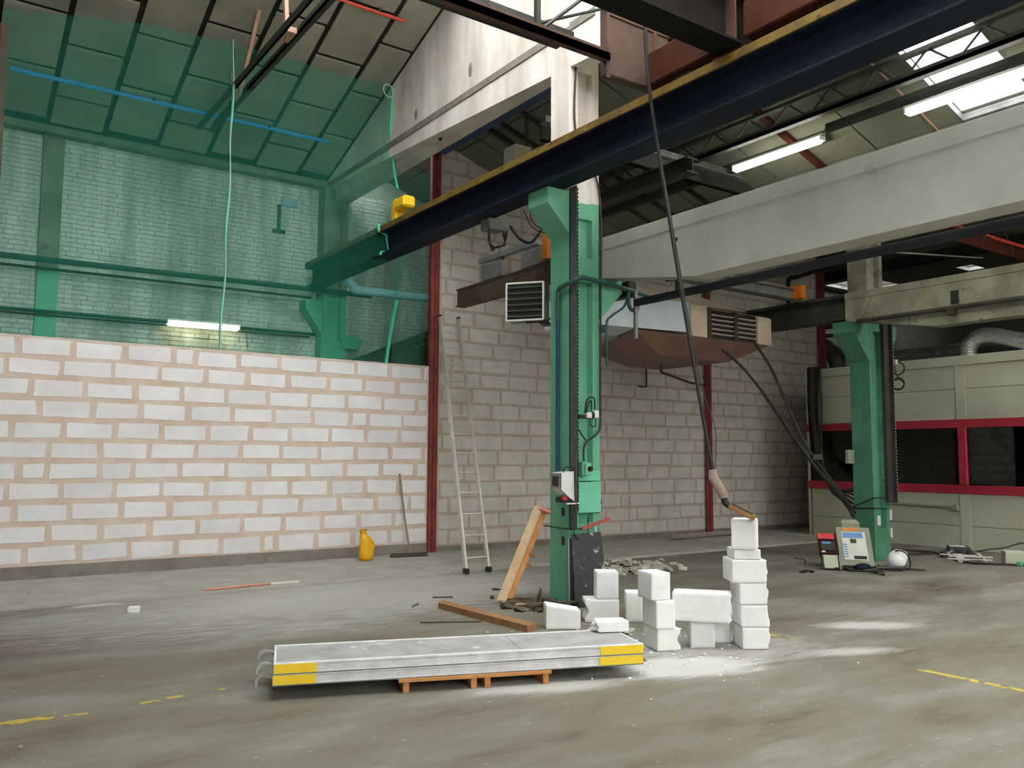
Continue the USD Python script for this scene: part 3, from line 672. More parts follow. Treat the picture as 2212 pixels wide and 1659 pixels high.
part(t, 'button_strip', MB().box(np.array([5.53, 4.765, 1.18]) + u*.12 + np.array([-.013, -.01, .024]), (.19, .03, .012), frame(u, (.8, .6, 0)), ch=.004), M['black'])

# ------------------------------------------------------------------ bay two: concrete and steel runway beams
def conc_beam(label, x0, w, y_end, ylim, zt, zb, z_h, y_h, mat, chord):
    t = thing('concrete_beam', label, 'beam', (x0, y_end, zb))
    x1 = x0 + w
    part(t, 'web', MB().yz([(y_end, z_h), (y_end, zt - chord), (ylim, zt - chord), (ylim, zb), (y_h, zb)], x0 + .012, x1 - .012), mat)
    part(t, 'top_chord', MB().bx(x0 - .0, x1, ylim, y_end, zt - chord, zt, ch=.008), mat)
    return t
b1 = conc_beam('large pale concrete beam reaching from the middle column to the right edge', 6.24, .28, 7.40, 0.3, 4.06, 3.37, 3.63, 5.75, M['beam_conc'], .15)
part(b1, 'bottom_bevel', MB().yz([(5.75, 3.371), (.3, 3.371), (.3, 3.40), (5.75, 3.40)], 6.235, 6.5), M['beam_conc'])
part(b1, 'cast_hole', MB().tube([(6.246, 6.02, 3.80), (6.26, 6.02, 3.80)], .022, 12), M['black'])
b2 = conc_beam('dirty concrete beam on the right column with a dark pipe along it', 11.75, .3, 7.74, -1, 4.155, 3.47, 3.72, 6.35, M['dirty_conc'], .11)
part(b2, 'web_socket', MB().bx(11.75, 11.77, 5.97, 6.08, 3.74, 3.93), M['black'])
part(b2, 'end_rib', MB().prism(Polygon([(7.45, 3.72), (7.52, 3.72), (7.36, 4.04), (7.28, 4.04)]), (11.735, 0, 0), (0, 1, 0), (0, 0, 1), (1, 0, 0), .03), M['dirty_conc'])
single('long_pipe', 'dark pipe strapped along the dirty concrete beam', 'pipe', MB().tube([(11.70, 7.5, 3.68), (11.70, -1, 3.68)], .032, 10).bx(11.66, 11.76, 6.0, 6.10, 3.58, 3.66), M['dark_steel'])
t = thing('steel_beam', 'dusty brown steel runway beam behind the column, above the fan heater', 'beam', (6.33, 8.9, 3.73))
part(t, 'section', ibeam_y(MB(), 6.26, 6.40, 3.725, 3.985, 7.5, 10.38), M['brown_steel'])
part(t, 'web_face', MB().bx(6.27, 6.29, 7.5, 10.36, 3.74, 3.97), M['brown_steel'])
bo = MB()
for y in (8.25, 8.9, 9.35, 9.9):
    for z in (3.80, 3.90): bo.tube([(6.255, y, z), (6.275, y, z)], .018, 6)
part(t, 'bolt_heads', bo, M['rust'])
t = thing('steel_beam', 'dark steel runway beam left of the right column, end of the far crane track', 'beam', (11.88, 10, 3.73))
part(t, 'section', ibeam_y(MB(), 11.76, 12.0, 3.75, 4.12, 7.76, 12.05), M['dark_steel'])
part(t, 'rail', MB().bx(11.84, 11.92, 7.76, 12.0, 4.12, 4.17), M['dark_steel'])
single('service_duct', 'dark blue grey duct running under the large pale concrete beam', 'duct', MB().tube([(6.62, 7.0, 3.33), (6.60, -0.5, 3.33)], .045, 12), M['slate'])

# low bridge crane of bay two
t = thing('bridge_crane', 'grey steel bridge crane girder beyond the large concrete beam', 'crane', (9, 9.2, 4.1))
part(t, 'girder', MB().bx(6.4, 11.7, 8.56, 8.68, 4.16, 4.18).bx(6.4, 11.7, 8.56, 8.68, 4.34, 4.36).bx(6.4, 11.7, 8.61, 8.63, 4.18, 4.34), M['grey_steel'])
part(t, 'hoist_rail', MB().bx(6.8, 11.7, 8.45, 8.49, 4.11, 4.15), M['dark_steel'])
part(t, 'carriage_rail', MB().bx(6.27, 6.37, 8.45, 9.8, 4.26, 4.32), M['grey_steel'])
part(t, 'carriage_channel', MB().bx(6.25, 6.35, 9.2, 9.7, 3.99, 4.2), M['grey_steel'])
part(t, 'carriage_channel', MB().bx(6.25, 6.35, 8.24, 8.75, 3.99, 4.2), M['grey_steel'])
part(t, 'carriage_bolt', MB().bx(6.30, 6.33, 9.25, 9.28, 4.2, 4.27), M['dark_steel'])
part(t, 'buffer', MB().bx(6.22, 6.36, 8.16, 8.26, 4.02, 4.33), M['orange'], label='orange buffer block')
part(t, 'buffer', MB().bx(11.64, 11.76, 8.44, 8.66, 4.18, 4.40), M['orange'], label='orange buffer block')
for x in (8.0, 8.9, 9.5): part(t, 'hanger', MB().bx(x, x + .05, 8.55, 8.60, 4.0, 4.16), M['dark_steel'])

# ------------------------------------------------------------------ roof steel of bay two
def lattice_y(label, x, z0, y0, y1, pitch=.62):
    t = thing('lattice_purlin', label, 'truss', (x, (y0+y1)/2, z0))
    zt = r2(x) - .05
    part(t, 'bottom_chord', MB().bx(x - .05, x + .05, y0, y1, z0, z0 + .05).bx(x - .05, x - .04, y0, y1, z0, z0 + .09), M['dark_steel'])
    part(t, 'top_chord', MB().bx(x - .04, x + .04, y0, y1, zt - .05, zt), M['dark_steel'])
    y = y0; k = 0
    while y + pitch/2 < y1:
        za, zb = (z0 + .03, zt - .03) if k % 2 == 0 else (zt - .03, z0 + .03)
        part(t, 'web_bar', MB().tube([(x, y, za), (x, y + pitch/2, zb)], .014, 5), M['dark_steel'])
        y += pitch/2; k += 1
lattice_y('dark lattice purlin passing above the lit tube lamp', 8.98, 5.83, 2.0, 11.6)
single('roof_purlin', 'plain dark purlin near the foot of the far roof, left of the hanging cable', 'purlin', MB().bx(9.70, 9.80, 6.6, 11.8, 5.83, 5.94), M['dark_steel'])
single('roof_rafter', 'dark rafter bar just behind the gable beam', 'rafter', MB().hexa([(x, yy, r2(x) - d) for x in (6.3, 9.5) for yy in (10.9, 10.95) for d in (.09, .0)]), M['dark_steel'])
single('steel_beam', 'heavy dark steel beam showing below the navy beam, right of the column', 'beam', ibeam_y(MB(), 7.85, 8.05, 5.22, 5.42, 7.35, 9.1), M['dark_steel'])
single('steel_beam', 'blue grey steel beam seen under the gable beam, left of the white column', 'beam', ibeam_y(MB(), 6.55, 6.7, 6.42, 6.56, 7.7, 11.5), M['navy_pipe'])
t = thing('cable_tray', 'perforated grey cable tray crossing to the lit tube lamp', 'tray', (9.3, 8.3, 5.85))
part(t, 'tray_side', MB().bx(6.3, 12.1, 8.29, 8.30, 5.82, 5.90), M['galv'])
part(t, 'tray_bed', MB().bx(6.3, 12.1, 8.30, 8.42, 5.82, 5.826), M['galv'])
ho = MB()
for k in range(90):
    x = 8.3 + k*.026
    for z in (5.84, 5.86, 5.88): ho.bx(x, x + .013, 8.286, 8.29, z - .006, z + .004)
part(t, 'perforations', ho, M['dark_steel'], kind='stuff')
single('tie_beam', 'dark tie beam under the perforated cable tray', 'beam', MB().bx(6.3, 12.2, 8.36, 8.42, 5.60, 5.80).bx(6.3, 12.2, 8.3, 8.42, 5.60, 5.615), M['dark_steel'])
for k, y in enumerate((10.62, 10.07, 9.27, 7.14)):
    single('roof_rafter', ['rafter bar far left under the far roof', 'rafter bar second from the left under the far roof', 'rafter bar left of the cable tray under the far roof', 'reddish rafter above the lit tube lamp'][k], 'rafter',
           MB().hexa([(x, yy, r2(x) - d) for x in (6.3, 12.1) for yy in (y - .02 - .05*(k == 3), y + .02) for d in (.07, .0)]), M['dark_steel'] if k < 3 else M['rust_red'])
single('conduit_rod', 'thin pale conduit running down the roof slope left of the rooflight', 'conduit', MB().tube([(8.3, 5.44, r2(8.3) - .03), (10.8, 5.44, r2(10.8) - .03)], .012, 6), M['copper'])
single('wiring_trunk', 'dark cable trunking above the lit tube lamps', 'trunking', MB().bx(9.26, 9.36, .5, 6.3, 5.76, 5.83).bx(9.24, 9.38, .5, 6.3, 5.75, 5.76), M['dark_steel'])

def tube_lamp(label, p0, p1, warm=False, width=.1, drop=.05):
    p0, p1 = np.array(p0, float), np.array(p1, float)
    L = np.linalg.norm(p1 - p0); u = (p1 - p0) / L; c = (p0 + p1) / 2; Rm = frame(u)
    t = thing('tube_lamp', label, 'lamp', c, 'fluorescent tube lamps')
    part(t, 'housing', MB().box(c + np.array([0, 0, .055]), (L, width*.9, .035), Rm, ch=.006), M['white_box'])
    part(t, 'lit_tube', MB().tube([p0 + u*.02, p0 + u*.05, p1 - u*.05, p1 - u*.02], [width*.3, width*.42, width*.42, width*.3], 14), M['tube_warm'] if warm else M['tube_on'])
    for p, s in ((p0, 1), (p1, -1)): part(t, 'end_clip', MB().box(p + u*s*.01 + np.array([0, 0, .02]), (.02, width*.8, .075), Rm), M['white_box'])
tube_lamp('lit white tube lamp hanging in front of the far roof, above the concrete beam', (9.3, 7.82, 5.66), (9.3, 6.36, 5.66), width=.12)
tube_lamp('lit tube lamp partly lost in the glare of the rooflights', (9.3, 5.25, 5.62), (9.3, 3.9, 5.62), width=.12)
tube_lamp('warm lit tube lamp on the old brick wall behind the netting', (3.16, YB - .16, 3.70), (4.34, YB - .16, 3.715), True, width=.13)

# bay three roof clutter seen over the dirty beam
t = thing('truss_girder', 'pinkish red steel truss girder at the far upper right', 'truss', (15, 7, 5.3))
part(t, 'top_angle', MB().tube([(13.6, 7.1, 5.46), (16.6, 6.9, 5.36)], .03, 4), M['red_pipe'])
part(t, 'side_plate', MB().hexa([(x, y, z) for x in (13.7, 16.8) for y in (7.0, 7.04) for z in (5.16, 5.40)]), M['rust_red'])
part(t, 'lattice_bar', MB().tube([(14.6, 7.0, 5.2), (15.1, 7.0, 5.9)], .02, 5).tube([(15.1, 7, 5.9), (15.8, 7, 5.2)], .02, 5).tube([(13.4, 7, 5.6), (14.0, 7, 5.95)], .02, 5), M['dark_steel'])
single('hanging_batten', 'thin pale batten hanging under the roof right of the far column', 'batten', MB().tube([(13.5, 8.0, 5.13), (16.7, 8.0, 5.48)], .016, 5), M['ladder_alu'])
for k, (x, lab) in enumerate([(14.0, 'dark purlin of the third roof nearest the right column'), (16.5, 'dark purlin half way along the third roof'), (19.2, 'dark purlin at the far end of the third roof')]):
    single('roof_purlin', lab, 'purlin', MB().bx(x - .06, x + .06, -2, 14.4, 6.2, 6.42).bx(x - .1, x + .1, -2, 14.4, 6.2, 6.22), M['dark_steel'])
single('roof_brace', 'diagonal brace under the third roof behind the right column', 'brace', MB().tube([(14.3, 9.3, 6.2), (15.6, 9.3, 5.3)], .02, 5), M['dark_steel'])
single('drop_pipe', 'dark pipe with an elbow hanging in front of the third red post', 'pipe', MB().tube(bez((15.8, 11.8, 4.6), (15.8, 11.8, 5.45), (15.9, 11.8, 5.65), (16.2, 11.8, 5.72), (18.3, 11.8, 6.40)), .05, 8), M['dark_steel'])

# ------------------------------------------------------------------ bay one: netting, truss, pipes, wires
def net_sheet(label, P, name='safety_net'):
    single(name, label, 'netting', MB().grid(P), M['net'], smooth=True)
nx, nz = 60, 50
P = np.zeros((nx, nz, 3))
for i in range(nx):
    for j in range(nz):
        u, v = i / (nx - 1), j / (nz - 1)
        x = .55 + u * (5.80 - .55)
        zt = float(np.interp(x, [.55, .71, 2.02, 3.28, 4.91, 5.8], [6.95, 7.0, 7.25, 7.355, 7.32, 7.37])) - .01 * abs(math.sin(u * 30))
        zbm = 2.98
        z = zt + (zbm - zt) * v
        xr = x + (.32 * u**3) * min(1, max(0, v - .15) / .5)
        y = 11.62 + (12.33 - 11.62) * v**1.4 + .05 * math.sin(u * 9 + v * 2) * v * (1 - v) * 4 + .015 * math.sin(u * 33)
        y -= .75 * math.exp(-((xr - 5.62) / .55)**2 - ((z - 4.86) / .75)**2)
        P[i, j] = (xr, y, z)
net_sheet('large sheer green safety net hanging from the roof behind the low block wall', P)
P2 = np.zeros((14, 30, 3))
for i in range(14):
    for j in range(30):
        u, v = i / 13, j / 29
        zt = 6.24 + .05 * (1 - u)
        P2[i, j] = (6.08 + u * .70 + .08 * v * (1 - u), 11.98 + u * .1 + .2 * v + .02 * math.sin(v * 9 + u * 5), zt + (2.98 - zt) * v)
net_sheet('narrow strip of green netting between the big net and the tall red post', P2)
t = thing('net_seam', 'bunched green seam with a pale cord hanging down the middle of the big net', 'cord', (3.3, 11.7, 3))
zz = np.linspace(7.35, 3.0, 60)
seam = np.array([(3.30 + .16 * ((7.35 - z) / 4.4) + .012 * math.sin(z * 5), 11.60 + .71 * ((7.37 - z) / 4.4)**1.4 - .05, z) for z in zz])
part(t, 'cord', MB().tube(seam + np.array([0, -.02, 0]), .007, 5), M['rope'])
part(t, 'folded_net', MB().tube(seam, [(.007 + .013 * abs(math.sin(z * 2.2))) * (1 if z < 6.7 else .5) for z in zz], 7), M['net_fold'])
t = thing('net_edge', 'bright green folded net edge along the gable with a rope ring on top', 'cord', (5.78, 11.5, 3))
edge = np.array([P[-1, k] + np.array([.0, -.015, 0]) for k in range(0, nz) if not (5.7 > P[-1, k][2] > 4.1)])
up_ = edge[edge[:, 2] > 5]; lo_ = edge[edge[:, 2] < 5]
part(t, 'fold', MB().tube(up_, .02, 6), M['net_fold']); part(t, 'fold', MB().tube(lo_, .03, 6), M['net_fold'])
ang = np.linspace(0, 2*math.pi, 24)
part(t, 'rope_ring', MB().tube([(5.68 + .10*math.cos(q), 11.52 + .03*math.cos(q), 7.23 + .1*math.sin(q)) for q in ang], .008, 5, cap=False), M['rope'])
single('net_wrap', 'green net edge wrapped around the navy beam below the yellow buffer', 'netting', MB().tube([(5.39, 11.18, 4.99), (5.40, 11.17, 4.90), (5.52, 11.17, 4.84), (5.54, 11.14, 4.60), (5.41, 11.12, 4.56), (5.405, 11.12, 4.52)], [.03, .034, .014, .012, .016, .02], 6), M['net_fold'])

t = thing('roof_truss', 'dark double roof truss tie running from the old brick wall over the netting', 'truss', (3.44, 11, 6.75))
part(t, 'tie_angle', MB().bx(3.38, 3.41, -3, 14.25, 6.74, 6.81).bx(3.32, 3.41, -3, 14.25, 6.74, 6.752), M['dark_steel'])
part(t, 'tie_angle', MB().bx(3.53, 3.56, -3, 14.25, 6.74, 6.81).bx(3.53, 3.62, -3, 14.25, 6.74, 6.752), M['dark_steel'])
for (ya, yb, za) in ((12.0, 12.2, 0), (11.75, 11.0, 0), (9.85, 10.08, 0)):
    part(t, 'strut', MB().hexa([(x, y + d, z) for x in (3.44, 3.49) for (y, z) in ((ya, 6.70), (yb, rz(yb) - .02)) for d in (-.03, .03)]), M['copper'], label='pale pinkish strut rod')
for y in (11.85, 9.7): part(t, 'gusset', MB().bx(3.41, 3.53, y, y + .3, 6.73, 6.80), M['copper'])
def roof_pipe(name, label, cat, x0, x1, y, mat, r, drop, clips):
    t = thing(name, label, cat, ((x0+x1)/2, y, rz(y)))
    part(t, 'tube', MB().tube([(x0, y, rz(y) - drop), (x1, y, rz(y) - drop)], r, 10), mat)
    cl = MB()
    for x in clips: cl.bx(x - .02, x + .02, y - .03, y + .03, rz(y) - drop, rz(y) + .0)
    part(t, 'clip', cl, M['dark_steel'])
    jn = MB()
    for x in clips: jn.tube([(x + .08, y, rz(y) - drop), (x + .22, y, rz(y) - drop)], r * 1.18, 10)
    part(t, 'coupling', jn, mat)
roof_pipe('blue_pipe', 'sky blue pipe running under the ceiling panels behind the netting', 'pipe', .75, 5.38, 13.1, M['blue_pipe'], .03, .045, (2.6, 4.35))
roof_pipe('red_pipe', 'short red pipe under the ceiling panels at the top, near the gable', 'pipe', -2.0, 5.36, 10.38, M['red_pipe'], .022, .06, (4.95,))
for k, (z, r, lab) in enumerate(((4.44, .045, 'upper dark pipe along the old brick wall behind the netting'), (3.70, .028, 'lower cable run along the old brick wall level with the warm lamp'))):
    t = thing('wall_pipe', lab, 'pipe', (2, YB, z))
    part(t, 'run', MB().tube([(XL, YB - .1, z - .06), (5.7 + .9*(1-k), YB - .38*(1-k) - .1, z + .04)], r, 8), M['dkgreen_pipe'])
    part(t, 'second_run', MB().tube([(XL, YB - .09, z - .16 + .06*k), (5.6, YB - .12, z - .05 + .03*k)], r * .5, 6), M['dark_steel'])
single('wall_bracket', 'dark steel bracket bolted high on the old brick wall', 'bracket', MB().bx(4.98, 5.03, YB - .05, YB, 5.55, 6.0).bx(4.9, 5.12, YB - .05, YB, 5.5, 5.55), M['dkgreen_pipe'])
t = thing('blue_duct', 'pale blue duct bending under the navy beam behind the netting', 'duct', (6.5, 13.2, 4.4))
part(t, 'bend', MB().tube(bez((5.84, 13.25, 4.9), (5.84, 13.25, 4.62), (5.92, 13.22, 4.46), (6.12, 13.2, 4.40), (7.6, 13.1, 4.40)), .075, 12), M['blue_duct'])
single('shed_roof', 'dark sloping sheet behind the netting beside the mint column', 'roof', MB().hexa([(x, y, z) for (x, z) in ((6.25, 3.15), (9.4, 4.5)) for y in (13.2, 14.3) for z in (z, z + .06)]), M['dark_wall'])
single('hook_bracket', 'small dark hook hanging on the gable beam above the tall red post', 'hook', MB().tube([(5.955, 10.35, 6.33), (5.93, 10.37, 6.30), (5.93, 10.36, 6.16), (5.94, 10.34, 6.12), (5.945, 10.3, 6.16)], .014, 6).bx(5.93, 5.96, 10.2, 10.42, 6.33, 6.36), M['dark_steel'])
single('stretched_wire', 'thin pale wire stretched past the yellow buffer to the red post', 'wire', MB().tube([(5.3, 11.0, 5.30), (6.84, 12.06, 5.26)], .004, 4), M['rope'])

# ------------------------------------------------------------------ on the middle column
t = thing('cable_tray', 'dark perforated cable tray running up the middle column', 'tray', (5.83, 7.14, .8))
part(t, 'tray_web', MB().bx(5.79, 5.795, 7.06, 7.185, .80, 4.56).bx(5.79, 5.86, 7.175, 7.185, .80, 4.56), M['tray_dark'])
ch = MB()
z = 1.0
while z < 4.55:
    ch.tube(bez((5.845, 7.13, z), (5.862, 7.12, z + .018), (5.845, 7.13, z + .036), n=3), .006, 4)
    ch.tube([(5.862, 7.13, z + .02), (5.842, 7.12, z + .05)], .006, 4)
    z += .044
part(t, 'cable_chain', ch, M['black'], kind='stuff')
part(t, 'cable', MB().tube([(5.832, 7.15, .86), (5.832, 7.15, 4.56)], .016, 6), M['black'])
part(t, 'tail_wire', MB().tube(bez((5.82, 7.13, .82), (5.80, 7.12, .76), (5.85, 7.11, .70), (5.97, 7.1, .74), (5.99, 7.12, .92)), .006, 5), M['black'])
t = thing('water_pipe', 'dark blue pipe down the middle column, bending over its front to the right', 'pipe', (5.77, 7.36, 1.4))
part(t, 'riser', MB().tube([(5.765, 7.36, 1.42), (5.765, 7.36, 3.1)], .024, 10), M['navy_pipe'])
part(t, 'upper_run', MB().tube(bez((5.765, 7.36, 3.1), (5.765, 7.36, 3.36), (5.757, 7.32, 3.44), (5.75, 7.14, 3.47), (5.82, 7.05, 3.52), (6.0, 7.06, 3.53), (6.85, 7.06, 3.45), n=10), .027, 10), M['dkgreen_pipe'])
part(t, 'trap_loop', MB().tube(bez((6.55, 7.06, 3.45), (6.56, 7.05, 3.28), (6.66, 7.05, 3.25), (6.70, 7.05, 3.38), n=8), .022, 8), M['dkgreen_pipe'])
part(t, 'drop_leg', MB().tube(bez((6.28, 7.12, 2.6), (6.27, 7.12, 3.05), (6.33, 7.10, 3.16), (6.5, 7.08, 3.28), (6.56, 7.07, 3.42), n=8), .014, 8), M['dkgreen_pipe'])
single('hanger_bar', 'thin grey hanger bar under the right corbel of the middle column', 'bar', MB().bx(6.60, 6.64, 7.0, 7.03, 2.92, 3.46), M['grey_steel'])
single('beam_bearing', 'dark bearing block between the right corbel and the large concrete beam', 'bearing', MB().bx(6.59, 6.72, 7.1, 7.5, 3.42, 3.60, ch=.01), M['black'])
t = thing('junction_box', 'grey white meter box with an open dark window on the left of the middle column', 'box', (5.70, 7.28, 1.25))
Rb = rotz(-8)
part(t, 'housing', MB().xz([(5.60, 1.24), (5.60, 1.40), (5.78, 1.42), (5.79, 1.10), (5.72, 1.14)], 7.10, 7.26), M['white_box'])
part(t, 'side_window', MB().bx(5.594, 5.60, 7.13, 7.235, 1.26, 1.365), M['office_dark'])
part(t, 'side_frame', MB().bx(5.597, 5.61, 7.10, 7.26, 1.235, 1.40), M['cab_grey'])
part(t, 'terminal_block', MB().bx(5.66, 5.78, 7.12, 7.27, 1.085, 1.14, ch=.006), M['dark_steel'])
part(t, 'red_knob', MB().box((5.67, 7.12, 1.13), (.05, .05, .04), ch=.01), M['red_paint'])
part(t, 'loose_wire', MB().tube(bez((5.66, 7.14, 1.40), (5.68, 7.12, 1.46), (5.75, 7.10, 1.46), (5.79, 7.12, 1.43), (5.74, 7.1, 1.42), n=6), .006, 5), M['black'])
part(t, 'terminal_strip', MB().bx(5.66, 5.83, 7.07, 7.09, 1.07, 1.085), M['cab_label'])
t = thing('switch_box', 'small mint switch box with a red knob on the front of the middle column', 'switch', (5.97, 7.14, 1.45))
part(t, 'box_body', MB().bx(5.90, 5.985, 7.1, 7.2, 1.365, 1.525, ch=.008), M['green'])
part(t, 'box_lid', MB().bx(5.93, 6.01, 7.07, 7.10, 1.375, 1.505, ch=.006), M['green_mint'])
part(t, 'red_button', MB().tube([(5.98, 7.07, 1.445), (5.98, 7.045, 1.445)], [.03, .026], 14), M['rust_red'])
single('supply_cable', 'black cable down the right edge of the middle column, bending to the switch box', 'cable',
       MB().tube(bez((5.868, 7.165, 6.1), (5.868, 7.165, 5.2), (6.19, 7.15, 4.6), (6.21, 7.15, 3.3), (6.21, 7.16, 2.3), (6.215, 7.165, 1.93), (6.16, 7.16, 1.83), (6.0, 7.14, 1.74), (5.945, 7.13, 1.66), (5.935, 7.12, 1.52), n=10), .012, 7), M['cable'])
single('supply_cable', 'short black branch cable joining the tray to the bent cable', 'cable', MB().tube(bez((5.87, 7.12, 1.87), (5.91, 7.12, 1.81), (5.97, 7.13, 1.76), n=6), .008, 6), M['cable'])
t = thing('plug_connector', 'white plug connector on a bracket with looped black leads, on the middle column', 'connector', (5.99, 7.1, 2.05))
part(t, 'bracket', MB().bx(5.86, 5.99, 7.1, 7.12, 1.99, 2.03), M['black'])
part(t, 'plug_body', MB().bx(5.95, 6.02, 7.07, 7.12, 1.995, 2.06, ch=.008).bx(6.04, 6.11, 7.06, 7.12, 2.0, 2.08, ch=.008), M['white_box'])
part(t, 'collar', MB().tube([(6.02, 7.09, 2.03), (6.04, 7.09, 2.03)], .04, 12), M['dark_steel'])
ld = MB()
ld.tube(bez((5.95, 7.09, 2.05), (5.955, 7.07, 2.15), (5.99, 7.06, 2.18), (6.01, 7.07, 2.08), n=6), .008, 5)
ld.tube(bez((5.93, 7.09, 2.05), (5.94, 7.07, 2.19), (6.03, 7.06, 2.22), (6.055, 7.07, 2.09), n=6), .008, 5)
ld.tube(bez((5.99, 7.08, 1.995), (5.99, 7.07, 1.92), (6.06, 7.07, 1.91), (6.07, 7.08, 2.0), n=6), .007, 5)
part(t, 'lead', ld, M['black'])
t = thing('red_clamp_bar', 'red bar tied across the foot of the middle column with black wire', 'bar', (6, 7.1, .85))
part(t, 'bar', MB().hexa([(x, y, z + d) for (x, z) in ((5.90, .805), (6.30, .895)) for y in (7.10, 7.125) for d in (-.016, .016)]), M['faded_red'])
part(t, 'tie_wire', MB().tube([(5.765, 7.6, .81), (5.785, 7.35, .80), (5.79, 7.16, .80), (5.90, 7.11, .805)], .006, 5), M['black'])
part(t, 'tag', MB().bx(6.07, 6.085, 7.085, 7.095, .74, .82), M['white_box'])
single('bolt_stub', 'dark bolt stub sticking out of the right edge of the middle column', 'bolt', MB().tube([(6.23, 7.3, 1.07), (6.31, 7.28, 1.08)], .04, 8).tube([(6.26, 7.28, 1.04), (6.29, 7.24, .97)], .008, 5), M['rust'])

# things hung under or behind the navy beam
t = thing('hanging_junction_box', 'grey junction box with looped black wires hanging under the navy beam', 'box', (5.8, 8.6, 4.45))
part(t, 'box', MB().bx(5.62, 5.86, 8.55, 8.75, 4.38, 4.525, ch=.01), M['grey_steel'])
lp = MB()
for k in range(5):
    y = 8.55 + .03*k
    lp.tube(bez((5.62 + .02*k, y, 4.42), (5.60 + .03*k, y - .02, 4.22 - .02*k), (5.72 + .02*k, y - .03, 4.14 + .014*k), (5.86 + .02*k, y, 4.24), (5.90, y, 4.40), n=6), .007, 5)
part(t, 'wire_loop', lp, M['black'])
part(t, 'supply_loop', MB().tube(bez((5.90, 8.5, 4.44), (5.98, 8.4, 4.27), (6.12, 8.35, 4.24), (6.25, 8.3, 4.42), n=8), .018, 7), M['black'])
single('wire_loop', 'thin black wire loops beside the left corbel of the middle column', 'wire', MB().tube(bez((5.8, 7.95, 4.5), (5.82, 7.9, 4.33), (5.95, 7.8, 4.24), (6.15, 7.7, 4.25), n=8), .006, 5).tube(bez((5.75, 8.0, 4.5), (5.80, 7.9, 4.28), (5.95, 7.8, 4.20), (6.15, 7.7, 4.2), n=8), .006, 5), M['black'])
t = thing('fan_heater', 'square louvred fan heater left of the middle column', 'heater', (5.63, 7.86, 3.12))
fn = np.array([-.80, -.60, 0]); fu = np.array([.60, -.80, 0]); Rh = frame(fu, -fn)
hc = np.array([5.66, 7.84, 3.36])
part(t, 'casing', MB().box(hc - fn*.12, (.45, .24, .44), Rh, ch=.012), M['grey_steel'])
fr = MB()
for s in (-1, 1): fr.box(hc + fu*s*.222 + fn*.01, (.022, .03, .45), Rh, ch=.004); fr.box(hc + np.array([0, 0, s*.217]) + fn*.01, (.45, .03, .022), Rh, ch=.004)
part(t, 'front_frame', fr, M['cab_label'])
part(t, 'dark_cavity', MB().box(hc + fn*.003, (.42, .01, .41), Rh), M['black'])
Rl = Rh @ np.array([[1, 0, 0], [0, math.cos(.7), -math.sin(.7)], [0, math.sin(.7), math.cos(.7)]])
for k in range(6): part(t, 'louvre', MB().box(hc + np.array([0, 0, -.17 + .068*k]) + fn*.015, (.42, .045, .006), Rl), M['dark_steel'])
part(t, 'wall_arm', MB().tube([hc + np.array([0, 0, -.24]) - fn*.05, hc + fu*.22 + np.array([0, 0, -.22]) - fn*.1], .012, 6).box(hc + fu*.2 - fn*.15 + np.array([0, 0, -.24]), (.08, .2, .04), Rh).tube([hc - fn*.1 + np.array([0, 0, -.22]), (5.82, 7.54, 3.14)], .015, 6), M['dark_steel'])

# ------------------------------------------------------------------ warm air unit and duct under the large beam
t = thing('air_heating_unit', 'cream and pale blue heating duct unit with louvres and a brown hood underneath', 'heater', (9.6, 9.5, 3.45))
part(t, 'duct_section', MB().hexa([(x, y, z) for (x, za, zb) in ((7.5, 3.44, 3.86), (9.62, 3.50, 3.97)) for y in (9.0, 9.9) for z in (za, zb)]), M['duct_white'])
part(t, 'duct_flange', MB().bx(9.60, 9.64, 8.985, 9.9, 3.49, 3.985), M['galv'])
part(t, 'unit_body', MB().bx(9.64, 11.60, 9.06, 10.0, 3.45, 3.93), M['cream'])
part(t, 'front_panel', MB().bx(9.64, 10.02, 9.0, 9.06, 3.45, 3.95, ch=.006), M['cream'])
part(t, 'front_panel', MB().bx(11.24, 11.58, 9.0, 9.06, 3.45, 3.90, ch=.006), M['cream'])
part(t, 'louvre_recess', MB().bx(10.02, 11.24, 9.05, 9.06, 3.45, 3.92), M['black'])
for xa, xb in ((10.12, 10.66), (10.74, 11.20)):
    for k in range(5):
        z = 3.52 + .075*k
        part(t, 'louvre_slat', MB().hexa([(x, y, z + dz + (.012 if y < 9.03 else 0)) for x in (xa, xb) for y in (9.01, 9.05) for dz in (0, .01)]), M['cream'])
part(t, 'louvre_post', MB().bx(10.66, 10.74, 9.0, 9.05, 3.45, 3.92).bx(10.02, 10.12, 9.0, 9.05, 3.45, 3.93), M['dark_steel'])
cap = MB().hexa([(8.0, 9.0, 3.9), (8.7, 9.5, 4.22), (8.0, 9.9, 3.9), (8.7, 9.7, 4.22), (11.0, 9.02, 3.96), (10.4, 9.5, 4.22), (11.0, 9.95, 3.96), (10.4, 9.7, 4.22)])
part(t, 'top_plenum', cap, M['cream'])
hood = MB().hexa([(9.3, 9.35, 3.16), (8.5, 9.0, 3.45), (10.1, 10.9, 3.16), (9.6, 11.4, 3.45), (10.9, 9.35, 3.16), (11.55, 9.0, 3.46), (10.9, 10.9, 3.16), (11.5, 11.6, 3.46)])
part(t, 'brown_hood', hood, M['duct_brown'], label='dark brown hood under the unit')
part(t, 'hood_stay', MB().tube([(10.2, 10.2, 3.16), (10.2, 10.2, 3.02), (12.4, 11.6, 3.06), (13.3, 12.0, 3.08)], .022, 6).tube([(11.5, 11.9, 3.3), (11.5, 11.9, 2.95), (11.3, 11.9, 2.95)], .02, 6), M['rust'])
single('blue_valve_box', 'small blue box under the pale duct at the middle column', 'box', MB().bx(7.55, 7.9, 9.0, 9.2, 3.34, 3.455, ch=.01), M['navy_pipe'])
